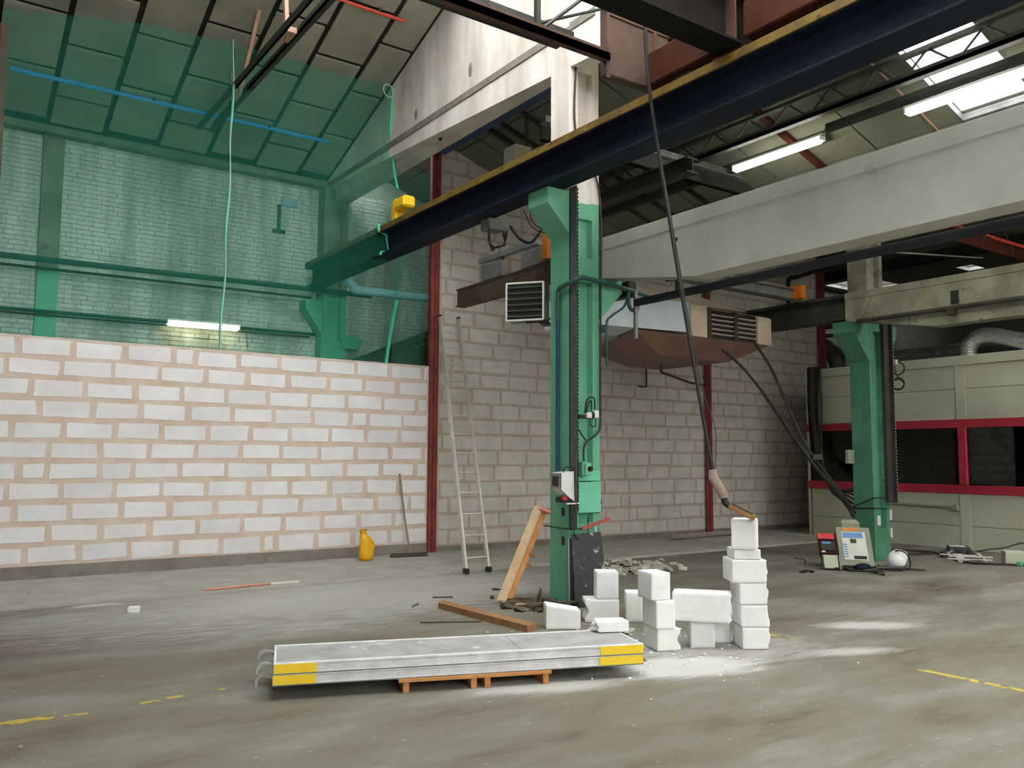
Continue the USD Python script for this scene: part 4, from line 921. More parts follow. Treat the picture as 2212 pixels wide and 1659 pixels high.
t = thing('hanging_cabinet', 'cream double cabinet hanging under the far roof, just left of the white column', 'cabinet', (7.4, 10, 5.7))
part(t, 'left_frame', MB().bx(7.02, 7.32, 9.99, 10.3, 5.62, 6.22, ch=.006), M['cab_label'])
part(t, 'left_panel', MB().bx(7.06, 7.27, 9.975, 9.99, 5.62, 6.17), M['cream_panel'])
part(t, 'right_frame', MB().bx(7.35, 7.75, 9.86, 10.3, 5.62, 6.20, ch=.006), M['cab_label'])
part(t, 'right_panel', MB().bx(7.385, 7.72, 9.845, 9.86, 5.62, 6.15), M['cream_panel'])
part(t, 'hanger', MB().bx(7.3, 7.34, 10.1, 10.14, 6.2, 6.8), M['dark_steel'])
part(t, 'hanger', MB().bx(7.62, 7.66, 10.1, 10.14, 6.2, 6.7), M['dark_steel'])

# ------------------------------------------------------------------ by the walls
t = thing('ladder', 'aluminium ladder leaning on the tall block wall beside the tall red post', 'ladder', (6.25, 9.72, 0))
LA, LB = np.array([6.07, 9.72, .035]), np.array([6.43, 9.72, .035]); LT = np.array([.89, 2.33, 3.86])
for A in (LA, LB):
    part(t, 'rail', MB().hexa([A + LT*v + np.array([x, y, 0]) for x in (-.016, .016) for y in (-.032, .032) for v in (0, 1)]), M['ladder_alu'])
for k in range(13):
    v = .045 + k * .0735
    part(t, 'rung', MB().tube([LA + LT*v, LB + LT*v], .014, 8), M['ladder_alu'])
for A in (LA, LB):
    part(t, 'rubber_foot', MB().box(A + np.array([0, 0, .02]), (.06, .1, .07), ch=.012), M['black'])
    part(t, 'end_cap', MB().box(A + LT, (.04, .075, .04), ch=.008), M['black'])
t = thing('broom', 'wide push broom standing against the low block wall left of the tall red post', 'broom', (6.3, 11.7, .035))
part(t, 'brush_head', MB().hexa([(6.0, 11.74, .045), (6.0, 11.74, .09), (6.02, 11.82, .045), (6.02, 11.82, .09), (6.56, 11.66, .045), (6.56, 11.66, .09), (6.58, 11.74, .045), (6.58, 11.74, .09)]), M['broom'])
br = MB()
for k in range(46):
    x = 6.005 + .57*k/45; y = 11.745 - .08*k/45
    for d in (0, .035, .07): br.tube([(x, y + d, .06), (x + rng.uniform(-.012, .012), y + d*1.2 - .012 + rng.uniform(-.008, .008), .036)], .006, 4)
part(t, 'bristle', br, M['broom'], kind='stuff')
part(t, 'handle', MB().tube([(6.31, 11.74, .085), (6.30, 11.92, .62), (6.285, 12.08, 1.30)], .016, 8), M['broom_handle'])
def sack():
    prof = [(0.0, .0), (.095, .005), (.112, .05), (.115, .14), (.112, .24), (.10, .30), (.078, .345), (.052, .375), (.045, .395), (.055, .43), (.042, .45), (.0, .435)]
    m = trimesh.creation.revolve(np.array(prof), sections=40)
    v = m.vertices.copy()
    n1 = meshkit.fbm(v * 13 + 5, 4, 3)[:, None] - .5
    rad = v.copy(); rad[:, 2] = 0
    v += rad / (np.linalg.norm(rad, axis=1, keepdims=True) + 1e-6) * n1 * .075 * np.clip(v[:, 2:] / .1, 0, 1)
    v[:, 0] -= .055 * np.clip((v[:, 2] - .28) / .14, 0, 1)
    v[:, 0] += .03 * np.clip((v[:, 2] - .12) / .1, 0, 1) * np.clip((.31 - v[:, 2]) / .1, 0, 1)
    v[:, 1] *= .8
    return trimesh.Trimesh(v, m.faces, process=False)
t = thing('rubble_sack', 'crumpled yellow plastic sack standing at the foot of the low block wall', 'sack', (5.53, 11.62, .035))
m = sack(); m.apply_translation((5.53, 11.66, .035)); part(t, 'sack_body', MB().tri(m), M['sand_bag'], smooth=True)
tm = MB()
for k in range(7):
    a_ = k * .9
    tm.hexa([(5.478 + .035*math.cos(a_ + dx) * (1 + s), 11.66 + .03*math.sin(a_ + dx) * (1 + s), ( .455 + .035*s + .008*math.sin(3*a_))) for dx in (0, .5) for w in (0, 1) for s in (0, 1)])
part(t, 'torn_neck', tm, M['sand_bag'])
single('measuring_batten', 'long thin red and white batten lying on the pale kerb slab', 'batten', MB().tube([(2.76, 9.99, .048), (3.52, 10.06, .048)], .014, 5), M['pinkw'])
single('measuring_batten', 'short white batten end lying in line with the red batten on the kerb slab', 'batten', MB().bx(3.53, 3.88, 10.03, 10.085, .036, .058), M['whitew'])
single('steel_tube', 'dusty grey tube lying on the ledge at the foot of the tall block wall', 'tube', MB().tube([(11.75, 11.55, .085), (13.9, 11.65, .085)], .05, 12), M['grey_pipe'])
single('block_offcut', 'tiny white block offcut alone on the floor at the far left', 'block', MB().box((1.85, 9.2, .03), (.11, .09, .06), rotz(-20), ch=.008), M['ytong'])

# ------------------------------------------------------------------ scaffold decks on a pallet
SO = np.array([1.945, 5.43, .09]); su = np.array([.9395, -.3427, 0]); sn = np.array([.3427, .9395, 0]); SR = np.stack([su, sn, [0, 0, 1.0]], 1)
LEN, WID, DH = 2.56, .555, .070
def L2W(u, n, z): return SO + su*u + sn*n + np.array([0, 0, z])
def sbox(mb, u0, u1, n0, n1, z0, z1, ch=0): return mb.box(L2W((u0+u1)/2, (n0+n1)/2, (z0+z1)/2), (u1-u0, n1-n0, z1-z0), SR, ch=ch)
rib = [(-.008, .0), (-.008, .009), (.004, .011), (.004, .016), (-.002, .018), (-.002, .024), (.003, .026), (-.002, .028), (-.002, .036), (.003, .038), (-.002, .040), (-.002, .048), (.003, .050), (-.002, .052), (-.002, .056), (.004, .058), (-.006, .060), (-.006, .0695), (.03, .0695), (.03, .0)]
def deck(z, label, du):
    t = thing('scaffold_deck', label, 'scaffold deck', L2W(LEN/2, WID/2, z), 'stacked scaffold decks')
    def rail(u0, u1, near, pro=0.0):
        pl = [((n - pro) if near else (WID - n + pro), zz + z) for n, zz in rib]
        return MB().prism(Polygon(pl).buffer(0), L2W(u0 + du, 0, 0), sn, (0, 0, 1), su, u1 - u0)
    part(t, 'side_rail', rail(0, LEN, True), M['alu'])
    b = MB(); sbox(b, .002 + du, .27 + du, -.0085, .004, z + .0065, z + .0645); part(t, 'painted_end', b, M['deck_yellow'], label='yellow painted left end')
    b = MB(); sbox(b, LEN - .33 + du, LEN - .002 + du, -.0085, .004, z + .0065, z + .0645); part(t, 'painted_end', b, M['deck_yellow'], label='yellow painted right end')
    part(t, 'side_rail', rail(0, LEN, False), M['alu'])
    b = MB(); sbox(b, .0 + du, LEN + du, -.011, .0, z - .0005, z + .0062); part(t, 'bottom_lip', b, M['grey_steel'], label='dull grey bottom lip')
    b = MB(); sbox(b, .015 + du, 1.66 + du, .03, WID - .03, z + .052, z + .0665); part(t, 'deck_board', b, M['deck'])
    b = MB(); sbox(b, 1.664 + du, LEN - .015 + du, .03, WID - .03, z + .052, z + .0668); part(t, 'deck_board', b, M['deck'])
    e = MB(); sbox(e, du, .02 + du, .0, WID, z + .004, z + .066); sbox(e, LEN - .02 + du, LEN + du, .0, WID, z + .004, z + .066); part(t, 'end_profile', e, M['alu'])
    for u0, s in ((0, -1), (LEN, 1)):
        for n in (.09, WID - .1):
            c = [(.0, .034), (.035, .05), (.075, .048), (.10, .02), (.098, -.012)] if s < 0 else [(.0, .03), (.03, .034), (.05, .022), (.055, -.005)]
            pts = [L2W(u0 + du + s*a, n, z + b_ ) for a, b_ in c]
            h = MB(); q = bez(*pts, n=5)
            for k in range(len(q) - 1):
                d = q[k+1] - q[k]; Lk = np.linalg.norm(d); d = d / Lk
                h.box((q[k] + q[k+1]) / 2, (Lk*1.15, .04, .018), np.stack([d, sn, np.cross(d, sn)], 1))
            part(t, 'hook', h, M['galv'])
deck(0.0, 'lower aluminium scaffold deck with yellow ends lying on the small pallet', -.005)
deck(DH + .001, 'upper aluminium scaffold deck with a dusty grey board, on top of the stack', 0.0)
t = thing('pallet', 'small raw wood pallet under the scaffold decks', 'pallet', L2W(1.33, .3, -.09))
for n0 in (-.03, .16, .34):
    b = MB(); sbox(b, .80, 1.86, n0, n0 + .12, -.022, 0, ch=.002); part(t, 'deck_plank', b, M['pallet'])
for u0 in (.83, 1.29, 1.385, 1.80):
    b = MB(); sbox(b, u0, u0 + .042, -.022, .46, -.09, -.022, ch=.003); part(t, 'bearer', b, M['pallet'])

# ------------------------------------------------------------------ white aerated blocks
def rough_block(L, W, H, seed, rough=.004, grip=None, breakx=0.0, cut=None):
    m = trimesh.creation.box((L, W, H))
    for _ in range(4): m = m.subdivide()
    v = m.vertices.copy()
    hx, hy, hz = L/2, W/2, H/2
    d = np.minimum.reduce([np.where(np.abs(np.abs(v[:, 0]) - hx) < 1e-6, 9, hx - np.abs(v[:, 0])), np.where(np.abs(np.abs(v[:, 1]) - hy) < 1e-6, 9, hy - np.abs(v[:, 1])), np.where(np.abs(np.abs(v[:, 2]) - hz) < 1e-6, 9, hz - np.abs(v[:, 2]))])
    on = (np.abs(np.abs(v[:, 0]) - hx) < 1e-6).astype(int) + (np.abs(np.abs(v[:, 1]) - hy) < 1e-6) + (np.abs(np.abs(v[:, 2]) - hz) < 1e-6)
    edge = (on >= 2)
    v[edge] *= np.array([1 - .008/L*2*.5, 1 - .008/W*2*.5, 1 - .008/H*2*.5])
    nz = meshkit.fbm(v * 28 + seed * 7.3, 4, seed)[:, None] - .5
    v = v * (1 + nz * rough * 4)
    if grip:      # profiled end (hand hold): waves on the +x or -x end
        s = grip; e = np.clip((v[:, 0] * s / hx - .6) / .4, 0, 1)
        wave = np.where(np.abs(v[:, 2]) < hz*.62, np.cos(v[:, 2] / (hz*.62) * math.pi/2)**1.2 * .032, 0)
        v[:, 0] -= s * e * wave
    if breakx:    # broken end
        s = np.sign(breakx); e = np.clip((v[:, 0] * s / hx - .5) / .5, 0, 1)
        v[:, 0] += s * e * (meshkit.fbm(v * np.array([4, 14, 16]) + seed, 5, seed + 4) - .55) * abs(breakx)
    if cut is not None:
        v[:, 2] += cut(v) * np.clip(v[:, 2] / hz, 0, 1)
    return trimesh.Trimesh(v, m.faces, process=False)
def ytong(label, corner, ang, L, W, H, seed, group=None, name='block', tilt=None, **kw):
    """corner: front left bottom; L along the front, W in depth, H height; ang: direction of the front edge."""
    m = rough_block(L, W, H, seed, **kw)
    Rm = rotz(ang)
    m.apply_translation((L/2, W/2, H/2))
    if tilt is not None:
        c, s = math.cos(math.radians(tilt)), math.sin(math.radians(tilt))
        m.vertices = m.vertices @ np.array([[c, 0, s], [0, 1, 0], [-s, 0, c]]).T
    m.vertices = m.vertices @ Rm.T + np.array(corner, float)
    single(name, label, 'block', MB().tri(m), M['ytong'], group, smooth=35)
G = 'white aerated blocks stacked on the floor'
# tall stack
ytong('bottom block of the tall stack of white blocks', (5.625, 4.725, 0), -33.6, .235, .30, .18, 1, G, breakx=.05)
ytong('second block from the bottom of the tall white stack', (5.618, 4.728, .18), -33.6, .235, .30, .181, 2, G, breakx=.05)
ytong('third block from the bottom of the tall white stack, its right end broken', (5.610, 4.732, .361), -33.6, .24, .30, .178, 3, G, breakx=.06)
ytong('fourth block of the tall white stack, sticking out to the left', (5.555, 4.762, .539), -33.6, .30, .30, .19, 4, G, breakx=.05)
ytong('thin pale block just under the top one of the tall white stack', (5.585, 4.765, .729), -36, .225, .26, .084, 5, G)
ytong('topmost block of the tall white stack, turned, with the control handset on it', (5.565, 4.775, .813), -55, .205, .20, .25, 6, G)
# middle stack
ytong('bottom block of the three high white stack, its right end profiled', (4.985, 5.055, 0), -18, .215, .26, .18, 11, G, grip=1)
ytong('middle block of the three high white stack', (4.965, 5.045, .18), -19, .175, .27, .226, 12, G)
ytong('top block of the three high white stack, with a clean white top face', (4.945, 5.078, .406), -15, .180, .24, .222, 13, G)
# bridge of three
ytong('upright white block carrying the left part of the bridging block', (5.322, 5.01, 0), -33.5, .205, .15, .225, 21, G)
ytong('grey shaded white block standing under the right end of the bridging block', (5.60, 5.03, 0), -33, .16, .2, .225, 22, G)
ytong('long white block laid like a bridge between the tall and the three high stack', (5.175, 5.075, .226), -50, .47, .22, .235, 23, G, breakx=.05, tilt=0)
# group by the dark board
ytong('profiled white block under the single cube near the leaning dark boards', (5.29, 6.33, 0), -33, .33, .25, .215, 31, G, grip=-1)
ytong('white cube block standing on the profiled block near the leaning dark boards', (5.385, 6.275, .216), -33, .215, .2, .262, 32, G)
ytong('grey shaded upright block behind the three high stack', (5.62, 6.12, 0), -38, .16, .2, .283, 33, G)
ytong('white block sunk low behind the scaffold decks, its top sloping to the right', (4.77, 6.26, 0), -31, .32, .22, .225, 34, G, cut=lambda v: -.17*(v[:, 0] + .16))
ytong('small white fragment on the floor between the block stacks', (5.52, 6.28, .0), -20, .10, .10, .12, 35, G, breakx=.05)
ytong('broken white lump lying on the far right corner of the scaffold deck', L2W(2.36, .42, .1415), -24, .26, .16, .085, 36, G, breakx=-.1)
single('block_crumbs', 'scattered white crumbs and chips around the block stacks', 'rubble', (lambda mb: [mb.tri(trimesh.creation.icosphere(0, rng.uniform(.004, .017)).apply_scale((1, 1, .6)).apply_translation((4.9 + rng.gauss(0, .5), 5.2 + rng.gauss(0, .5), .004))) for _ in range(160)] and mb)(MB()), M['ytong'], kind='stuff')
def chips(cx, cy, sx, sy, n, smin, smax, seed, hump):
    R = random.Random(seed); mb = MB()
    for _ in range(n):
        x, y = R.gauss(0, sx), R.gauss(0, sy)
        s = R.uniform(smin, smax)
        m = trimesh.creation.box((s, s*R.uniform(.5, .9), s*R.uniform(.25, .5)))
        m.apply_transform(trimesh.transformations.rotation_matrix(R.uniform(0, 6), (R.uniform(-.4, .4), R.uniform(-.4, .4), 1)))
        m.apply_translation((cx + x, cy + y, .01 + hump * math.exp(-(x/sx)**2 - (y/sy)**2) * R.random()))
        mb.tri(m)
    return mb
single('rubble_heap', 'low heap of pale rubble on the floor behind the dark boards', 'rubble', chips(8.35, 9.15, .38, .32, 130, .05, .16, 5, .10), M['rubble'], kind='stuff')
single('rubble_scraps', 'flat scraps between the scaffold deck and the profiled block', 'rubble', chips(5.2, 5.85, .14, .09, 26, .03, .09, 8, .03), M['rubble'], kind='stuff')

# ------------------------------------------------------------------ boards and timber at the middle column
t = thing('dark_board', 'tall charcoal board splashed with white, leaning on the middle column', 'board', (5.8, 7.0, 0))
part(t, 'board_sheet', MB().hexa([np.array(p) + d for p in ((5.735, 7.02, .006), (5.80, 7.165, .745), (6.03, 6.81, .006), (6.06, 6.985, .775)) for d in (np.zeros(3), np.array([.012, .018, -.004]))]), M['board'])
t = thing('dark_board', 'second thin dark board with a pale edge leaning behind the splashed board', 'board', (5.75, 7.1, 0))
part(t, 'board_sheet', MB().hexa([np.array(p) + d for p in ((5.715, 7.085, .006), (5.785, 7.19, .70), (5.95, 6.97, .006), (5.99, 7.08, .70)) for d in (np.zeros(3), np.array([.008, .012, -.003]))]), M['black'])
part(t, 'pale_edge', MB().tube([(5.712, 7.085, .006), (5.782, 7.19, .70)], .005, 4), M['ladder_alu'])
t = thing('leaning_plank', 'pale pine plank leaning on the left face of the middle column', 'plank', (5.2, 7.62, 0))
pa, pb = np.array([5.20, 7.60, .03]), np.array([5.73, 7.64, 1.015])
part(t, 'plank_face', MB().hexa([p + s*np.array([.026, -.032, 0]) + d*np.array([-.018, .006, .012]) for s in (-1, 1) for d in (0, 1) for p in (pa, pb)]), M['pine'])
part(t, 'second_lath', MB().hexa([p + s*np.array([.014, -.018, 0]) + np.array([.055, -.045, -.03]) + d*np.array([-.018, .006, .012]) for s in (-1, 1) for d in (0, 1) for p in (pa + (pb-pa)*.05, pb - (pb-pa)*.02)]), M['pallet'])
part(t, 'top_stub', MB().tube([(5.72, 7.62, 1.0), (5.775, 7.50, .955)], .022, 4), M['pinkw'])
for v in (.50, .40):
    q = pa + (pb - pa) * v + np.array([.06, -.06, -.03])
    part(t, 'split_wedge', MB().hexa([q + np.array([x, -x, z]) for x in (0, .05) for y in (0, .03) for z in ((-.012, .035) if x == 0 else (-.014, .0))]), M['pallet'])
part(t, 'foot_lath', MB().hexa([np.array((5.16, 7.52, .012)) + np.array(d) for d in ((0, 0, 0), (0, 0, .02), (.04, .07, 0), (.04, .07, .02), (.42, -.40, 0), (.42, -.40, .02), (.46, -.34, 0), (.46, -.34, .02))]), M['pine'])
t = thing('timber_beam', 'brown timber beam lying on the floor behind the scaffold decks', 'timber', (4.6, 7.0, 0))
part(t, 'beam', MB().hexa([(4.50, 7.74, .0), (4.50, 7.74, .06), (4.62, 7.88, .0), (4.62, 7.88, .06), (4.56, 6.26, .0), (4.56, 6.26, .06), (4.70, 6.30, .0), (4.70, 6.30, .06)]), M['timber'])
single('flat_bar', 'long dark flat bar on the floor beside the brown timber', 'bar', MB().tube([(3.97, 7.165, .006), (4.48, 6.89, .006)], .007, 4), M['dark_steel'])
sp = [((5.4, 7.75), (5.75, 7.35), 'dark splintered board at the left foot of the middle column', .06), ((5.3, 7.3), (5.78, 7.0), 'long dark scrap plank in front of the middle column', .07), ((5.18, 7.12), (5.42, 7.02), 'short broken scrap in front of the leaning plank', .05), ((5.5, 7.25), (5.35, 6.72), 'black angled sheet scrap behind the low white block', .08)]
for k, (p, q, lab, w) in enumerate(sp):
    p, q = np.array(p), np.array(q); d = (q - p) / np.linalg.norm(q - p); n = np.array([-d[1], d[0]]) * w / 2
    z0, z1 = .012 + .014*k, .03 + .02*k
    single('wood_scrap', lab, 'wood scrap', MB().hexa([(*(e + s*n*(1 - .3*(e is q))), zz + h) for s in (-1, 1) for (e, zz) in ((p, z0), (q, z1)) for h in (0, .02)]), M['old_wood'] if k < 3 else M['black'])
single('wood_scrap', 'upright dark splinter standing in the scrap heap', 'wood scrap', MB().hexa([(5.42 + x, 7.22 + y, z) for x in (0, .03) for y in (0, .06) for z in (.01, .2 - 2.2*y)]), M['old_wood'])
single('splinters', 'small dark splinters scattered around the foot of the leaning plank', 'wood scrap', chips(5.35, 7.35, .2, .25, 34, .03, .13, 21, .04), M['old_wood'], kind='stuff')
for k, (p, q, lab) in enumerate([((4.78, 8.35, .008), (4.98, 8.25, .008), 'thin dark stick on the bare floor near the brown timber end'), ((4.31, 7.96, .006), (4.45, 8.08, .006), 'tiny dark twig on the bare floor left of the brown timber')]):
    single('stick', lab, 'stick', MB().tube([p, q], .008, 4), M['old_wood'])
single('wire_scrap', 'little black wire curl on the floor left of the middle column', 'wire', MB().tube(bez((5.66, 8.45, .008), (5.73, 8.42, .008), (5.72, 8.50, .008), (5.66, 8.47, .008), (5.78, 8.40, .008), n=6), .006, 5), M['black'])

# ------------------------------------------------------------------ electrical gear at the right column
def leaning_box(t, name, o, u, up, L, H, D, mat, ch=.008, label=None):
    u = np.array(u, float); u /= np.linalg.norm(u); up = np.array(up, float); up /= np.linalg.norm(up)
    n = np.cross(up, u)
    Rm = np.stack([u, n, up], 1)
    part(t, name, MB().box(np.array(o) + u*L/2 + up*H/2 + n*D/2, (L, D, H), Rm, ch=ch), mat, label)
    return lambda a, b, w, h, d, nm, m, lab=None: part(t, nm, MB().box(np.array(o) + u*(a + w/2) + up*(b + h/2) - n*d/2, (w, d, h), Rm, ch=min(.002, d/3)), m, lab)
t = thing('control_cabinet', 'grey green control cabinet with a white label panel, leaning on the right column', 'cabinet', (11.0, 7.2, 0))
uu = (.60, -.80, 0); upv = (.20, .27, .94)
f = leaning_box(t, 'cabinet_body', (10.93, 7.38, .04), uu, upv, .46, .58, .2, M['cab_grey'])
f(.07, .10, .32, .41, .004, 'label_panel', M['cab_label'])
f(.085, .42, .27, .08, .007, 'display', M['blue_label']); f(.10, .525, .2, .04, .004, 'orange_sticker', M['orange_label'])
f(.18, .345, .08, .06, .008, 'key_pad', M['dark_steel']); f(.20, .115, .17, .045, .008, 'dark_window', M['black'])
for k in range(6): f(.08, .14 + .035*k, .05, .018, .006, 'small_label', M['blue_label'])
part(t, 'foot_block', MB().box((11.1, 7.2, .03), (.4, .25, .06), frame((.6, -.8, 0))), M['black'])
t = thing('cabinet_hood', 'grey angled hood behind the top of the leaning control cabinet', 'hood', (11.25, 7.5, .5))
part(t, 'hood_box', MB().box((11.36, 7.52, .60), (.3, .18, .16), frame((.6, -.8, 0)), ch=.05), M['cab_grey'])
part(t, 'stand', MB().box((11.42, 7.62, .26), (.3, .06, .52), frame((.6, -.8, 0))), M['dark_steel'])
t = thing('red_switch_unit', 'red electrical unit leaning left of the control cabinet', 'switch', (10.6, 7.4, .2))
f = leaning_box(t, 'unit_body', (10.79, 7.62, .20), uu, upv, .24, .30, .13, M['rust_red'])
f(.0, .22, .22, .08, .03, 'red_cover', M['red_paint']); f(.03, .06, .18, .13, .02, 'dark_cover', M['office_dark']); f(.05, .15, .12, .03, .023, 'label_strip', M['blue_label']); f(.03, .02, .05, .03, .022, 'white_plug', M['white_box'])
t = thing('grey_switch_unit', 'pale grey plate unit standing on the floor in front of the red unit', 'switch', (10.6, 7.3, 0))
f = leaning_box(t, 'unit_body', (10.62, 7.46, .01), uu, upv, .26, .22, .10, M['dark_steel'])
f(.03, .02, .19, .19, .008, 'cover_plate', M['office']); f(.235, .0, .02, .21, .02, 'side_bar', M['cab_grey'])
part(t, 'crank', MB().tube([(10.45, 7.62, .14), (10.36, 7.72, .16), (10.36, 7.74, .16)], .01, 5).tube([(10.45, 7.62, .14), (10.44, 7.62, .04)], .01, 5), M['dark_steel'])
t = thing('white_helmet', 'white dome lamp with a black strap lying at the foot of the right column', 'lamp', (11.55, 6.85, 0))
sph = trimesh.creation.icosphere(3, .155); v = sph.vertices.copy(); v[:, 2] = np.where(v[:, 2] < -.03, -.03 + (v[:, 2] + .03) * .1, v[:, 2] * 1.05); v[:, 0] *= 1.1
sph.vertices = v; sph.apply_transform(trimesh.transformations.rotation_matrix(-1.0, (.6, .8, 0))); sph.apply_translation((11.55, 6.86, .125))
part(t, 'shell', MB().tri(sph), M['white_box'], smooth=40)
an = np.linspace(-.6, 2.0, 14)
part(t, 'strap', MB().tube([np.array([11.50, 6.80, .12]) + .165*np.array([.6*math.cos(q)*.4 - .2, -.8*math.cos(q), math.sin(q)]) for q in an], .01, 5), M['black'])
R = random.Random(5)
t = thing('cable_tangle', 'tangled dark cables and scrap on the floor around the right column foot', 'cable', (11.2, 7.0, 0))
for k in range(9):
    x, y = 10.6 + R.random()*.95, 7.35 - R.random()*.55
    pts = [(x + R.uniform(-.25, .25), y + R.uniform(-.25, .25), R.uniform(.012, .06)) for _ in range(5)]
    part(t, 'cable', MB().tube(bez(*pts, n=6), R.choice([.008, .011, .014]), 5), M['cable'])
part(t, 'scrap_bar', MB().tube([(11.1, 6.95, .05), (11.5, 6.72, .05)], .03, 5).tube([(11.3, 7.1, .03), (11.75, 6.6, .02)], .015, 4), M['dark_steel'])
part(t, 'dark_blue_bag', MB().tri(trimesh.creation.icosphere(2, .1).apply_scale((1.3, 1, .55)).apply_translation((10.98, 7.06, .06))), M['navy'])
single('red_oil_patch', 'small black scrap left of the grey unit', 'scrap', chips(10.25, 7.45, .06, .05, 12, .02, .07, 31, .02), M['black'], kind='stuff')
t = thing('wall_switch', 'pale small switch box on the left edge of the right column', 'switch', (12.0, 8.0, 1.7))
part(t, 'body', MB().bx(12.04, 12.2, 7.93, 8.0, 1.50, 1.72, ch=.01), M['cab_grey'])
t = thing('cable_tray', 'dark perforated cable ladder running up the right column', 'tray', (12.66, 7.6, 0))
part(t, 'tray_web', MB().bx(12.50, 12.64, 7.56, 7.61, .9, 3.75).bx(12.64, 12.66, 7.5, 7.62, .9, 3.75), M['dark_steel'])
ho = MB(); z = .95
while z < 3.6: ho.bx(12.645, 12.665, 7.495, 7.50, z, z + .02); z += .05
part(t, 'perforations', ho, M['galv'], kind='stuff')
single('strap_wire', 'black wire bound around the lower part of the right column', 'wire', MB().tube([(12.19, 7.99, .82), (12.19, 7.61, .98), (12.64, 7.6, .96)], .009, 5).tube([(12.19, 7.99, .80), (12.19, 7.61, .82), (12.5, 7.6, .80)], .009, 5).tube([(12.4, 7.6, 1.25), (12.62, 7.55, 1.2), (12.75, 7.45, 1.32)], .008, 5), M['black'])
cl_ = MB()
for k, (cz, rr) in enumerate(((3.02, .10), (2.78, .09), (2.76, .085))):
    cl_.tube([(12.74 + .4*rr*math.cos(q), 7.48 - .9*rr*math.cos(q), cz + rr*math.sin(q)) for q in np.linspace(0, 6.4, 22)], .010, 5)
cl_.tube(bez((12.7, 7.52, 3.1), (12.72, 7.5, 2.95), (12.74, 7.46, 2.86), n=5), .01, 5)
t = thing('cable_coil', 'small coil of black cable hanging on the right column above the panel joint', 'cable', (12.74, 7.48, 2.8))
part(t, 'coil', cl_, M['black']); part(t, 'hook_box', MB().bx(12.68, 12.74, 7.47, 7.53, 3.08, 3.16, ch=.006), M['cab_label'])

# ------------------------------------------------------------------ cable bundles
t = thing('cable_bundle', 'thick bundle of black cables sagging from the heating unit to the right column', 'cable', (11.3, 8.4, 1.6))
for k, pts in enumerate([[(10.35, 9.0, 3.3), (10.6, 8.75, 2.95), (10.95, 8.5, 2.38), (11.35, 8.2, 1.62), (11.75, 8.05, 1.18), (12.2, 7.95, .72)],
                         [(10.45, 9.0, 3.28), (10.68, 8.75, 2.9), (11.0, 8.5, 2.30), (11.37, 8.2, 1.58), (11.8, 8.05, 1.10), (12.2, 7.97, .66)],
                         [(11.15, 9.0, 3.46), (11.18, 8.7, 3.0), (11.3, 8.4, 2.2), (11.45, 8.2, 1.66), (11.85, 8.05, 1.16), (12.22, 8.0, .78)],
                         [(10.95, 8.5, 2.4), (11.08, 8.4, 2.05), (11.3, 8.22, 1.72), (11.5, 8.15, 1.44), (11.9, 8.02, 1.0), (12.2, 7.98, .62)]]):
    part(t, 'cable', MB().tube(bez(*pts, n=10), (.022, .018, .022, .008)[k], 7), M['cable'])
part(t, 'plug', MB().box((11.52, 8.14, 1.60), (.16, .07, .09), rotz(-40), ch=.01), M['dark_steel'])
t = thing('cable_bundle', 'vertical bundle of dark cables dropping beside the end of the tall block wall', 'cable', (15.0, 10.6, 2))
for k in range(7):
    x, y = 14.92 + R.uniform(-.03, .03), 10.42 + .05*k
    part(t, 'cable', MB().tube(bez((x, y, 3.45), (x + R.uniform(-.03, .03), y, 2.6), (x + R.uniform(-.05, .05), y - .02*k, 1.7), (14.5 - .1*k, 10.0 - .1*k, 1.05), (13.3, 8.9 - .06*k, .85 + .04*k), (12.64, 8.0, .62 + .07*k), n=8), R.uniform(.014, .026), 6), M['cable'])
part(t, 'wrapped_bundle', MB().tube(bez((14.9, 10.6, 3.45), (14.92, 10.62, 2.6), (14.93, 10.55, 2.0), (14.9, 10.5, 1.5)), [.06]*49, 8), M['cable'])

# ------------------------------------------------------------------ floor clutter by the office wall
t = thing('dark_case', 'dark wedge shaped case with sockets on the floor by the office wall', 'case', (13.7, 7.1, 0))
part(t, 'case_body', MB().prism(Polygon([(-.24, 0), (.24, 0), (.24, .05), (.15, .18), (-.13, .185), (-.15, .11), (-.24, .09)]), (13.72, 7.12, .004), (.6, -.8, 0), (0, 0, 1), (.8, .6, 0), .28), M['board'])
for c_, z_ in (((13.70, 7.12, .12), (.06, .02, .05)), ((13.78, 7.01, .10), (.05, .02, .07)), ((13.69, 7.13, .06), (.04, .02, .03))): part(t, 'socket', MB().box(c_, z_, frame((.6, -.8, 0))), M['black'])
part(t, 'top_lid', MB().box((13.80, 7.2, .19), (.22, .2, .012), frame((.6, -.8, 0))), M['cab_label'])
t = thing('metal_tray', 'pale sheet metal frames heaped on the floor between the dark case and the grey box', 'scrap', (13.3, 6.6, 0))
for k, (o, L, w, z, ri) in enumerate((((13.35, 6.95, .02), .34, .12, .16, 40), ((13.55, 6.72, .02), .34, .05, .17, 45), ((13.1, 6.68, .0), .62, .05, .02, -52), ((13.02, 6.62, .03), .60, .03, .06, -50), ((13.2, 6.9, .0), .5, .04, .02, -58))):
    part(t, 'metal_strip', MB().box((o[0] + .05, o[1], o[2] + .03 + .02*k), (L, w, .016), rotz(ri) @ np.array([[math.cos(.25*(k < 2)), 0, -math.sin(.25*(k < 2))], [0, 1, 0], [math.sin(.25*(k < 2)), 0, math.cos(.25*(k < 2))]])), M['ladder_alu'])
part(t, 'rusty_bracket', MB().bx(13.28, 13.42, 6.6, 6.75, .04, .09, ch=.01), M['brown_steel'])
part(t, 'loose_cable', MB().tube(bez((13.1, 6.75, .03), (13.2, 6.55, .02), (13.4, 6.3, .02), (13.55, 6.05, .02), (13.7, 5.8, .02), n=6), .016, 6), M['black'])
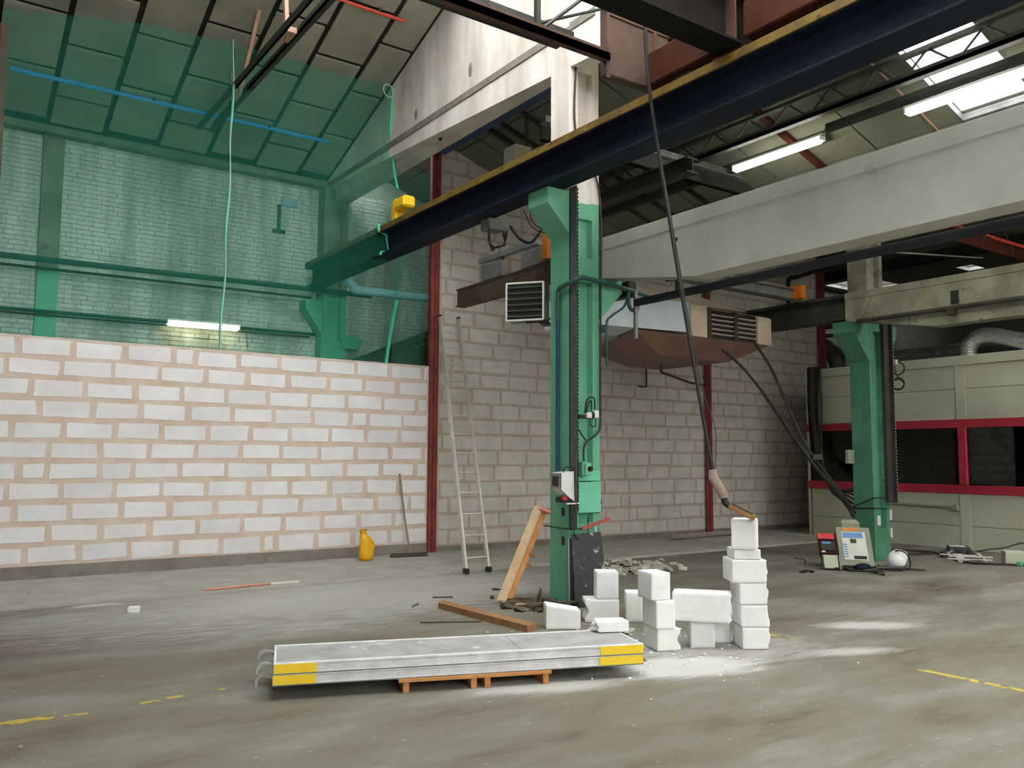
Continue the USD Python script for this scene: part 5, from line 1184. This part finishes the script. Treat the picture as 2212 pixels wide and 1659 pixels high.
t = thing('grey_box', 'pale grey box with a dark side at the right edge of the picture', 'box', (13.6, 6.2, 0))
part(t, 'box_body', MB().box((13.66, 6.27, .105), (.28, .26, .20), frame((.6, -.8, 0)), ch=.008), M['office'])
part(t, 'side_unit', MB().box((13.80, 6.05, .10), (.16, .26, .19), frame((.6, -.8, 0)), ch=.01), M['cab_grey'])
part(t, 'green_bracket', MB().bx(13.48, 13.58, 6.08, 6.16, .0, .07, ch=.01), M['green'])
single('floor_cable', 'coiled dark cable on the floor right of the right column', 'cable', MB().tube(bez((12.7, 7.7, .05), (13.2, 8.35, .03), (13.9, 8.3, .03), (14.05, 7.75, .03), (13.6, 7.75, .03), (13.0, 8.2, .05), (13.6, 8.35, .05), (14.0, 7.9, .03), (13.9, 7.45, .02), (13.75, 7.3, .02), n=8), .016, 6), M['cable'])
single('floor_cable', 'black cable arching up from the metal scrap to the right edge', 'cable', MB().tube(bez((13.75, 6.85, .14), (13.95, 6.75, .17), (14.1, 6.6, .20), (14.3, 6.45, .27), (14.4, 6.25, .27), (14.4, 5.9, .2), n=8), .012, 6), M['cable'])
single('foil_duct', 'crinkled silver flexible duct bending over the office roof', 'duct', MB().tube(bez((15.75, 7.86, 3.42), (15.72, 7.84, 3.62), (15.72, 7.72, 3.78), (15.72, 7.45, 3.82), (15.72, 7.0, 3.68), (15.72, 6.5, 3.50), (15.72, 5.9, 3.46), n=10), [.14 + .004*math.sin(k*2.1) for k in range(61)], 20), M['alufoil'], smooth=True)
for k, (za, zb, lab) in enumerate(((3.86, 4.12, 'upper dark grey duct strip above the office'), (3.72, 3.86, 'lower dark grey duct strip bending up above the office'))):
    single('service_duct', lab, 'duct', MB().tube([(17.2, 10.6, za), (17.2, 8.9 if k else 7.0, za + .04), (17.2, 8.0 if k else 3.0, zb + .1), (17.2, 1.0, zb + .3)], .06, 4), M['grey_steel'])
t = thing('ribbed_pipe', 'grey pipes and ribbed duct seen past the end of the tall block wall', 'pipe', (18.5, 12.4, 3.8))
part(t, 'ribbed_duct', MB().tube([(18.6, 12.15, 3.4), (18.6, 12.15, 4.25)], .12, 12), M['blue_duct'])
part(t, 'bent_pipe', MB().tube(bez((18.8, 13.6, 4.4), (18.8, 13.1, 4.45), (18.8, 12.7, 4.2), (18.8, 12.5, 3.6), n=8), .22, 12), M['grey_steel'])
part(t, 'cross_pipe', MB().tube([(18.9, 14.0, 4.75), (18.9, 12.0, 4.70)], .05, 8).tube([(18.9, 14.0, 5.0), (18.9, 12.0, 4.95)], .08, 8), M['grey_steel'])
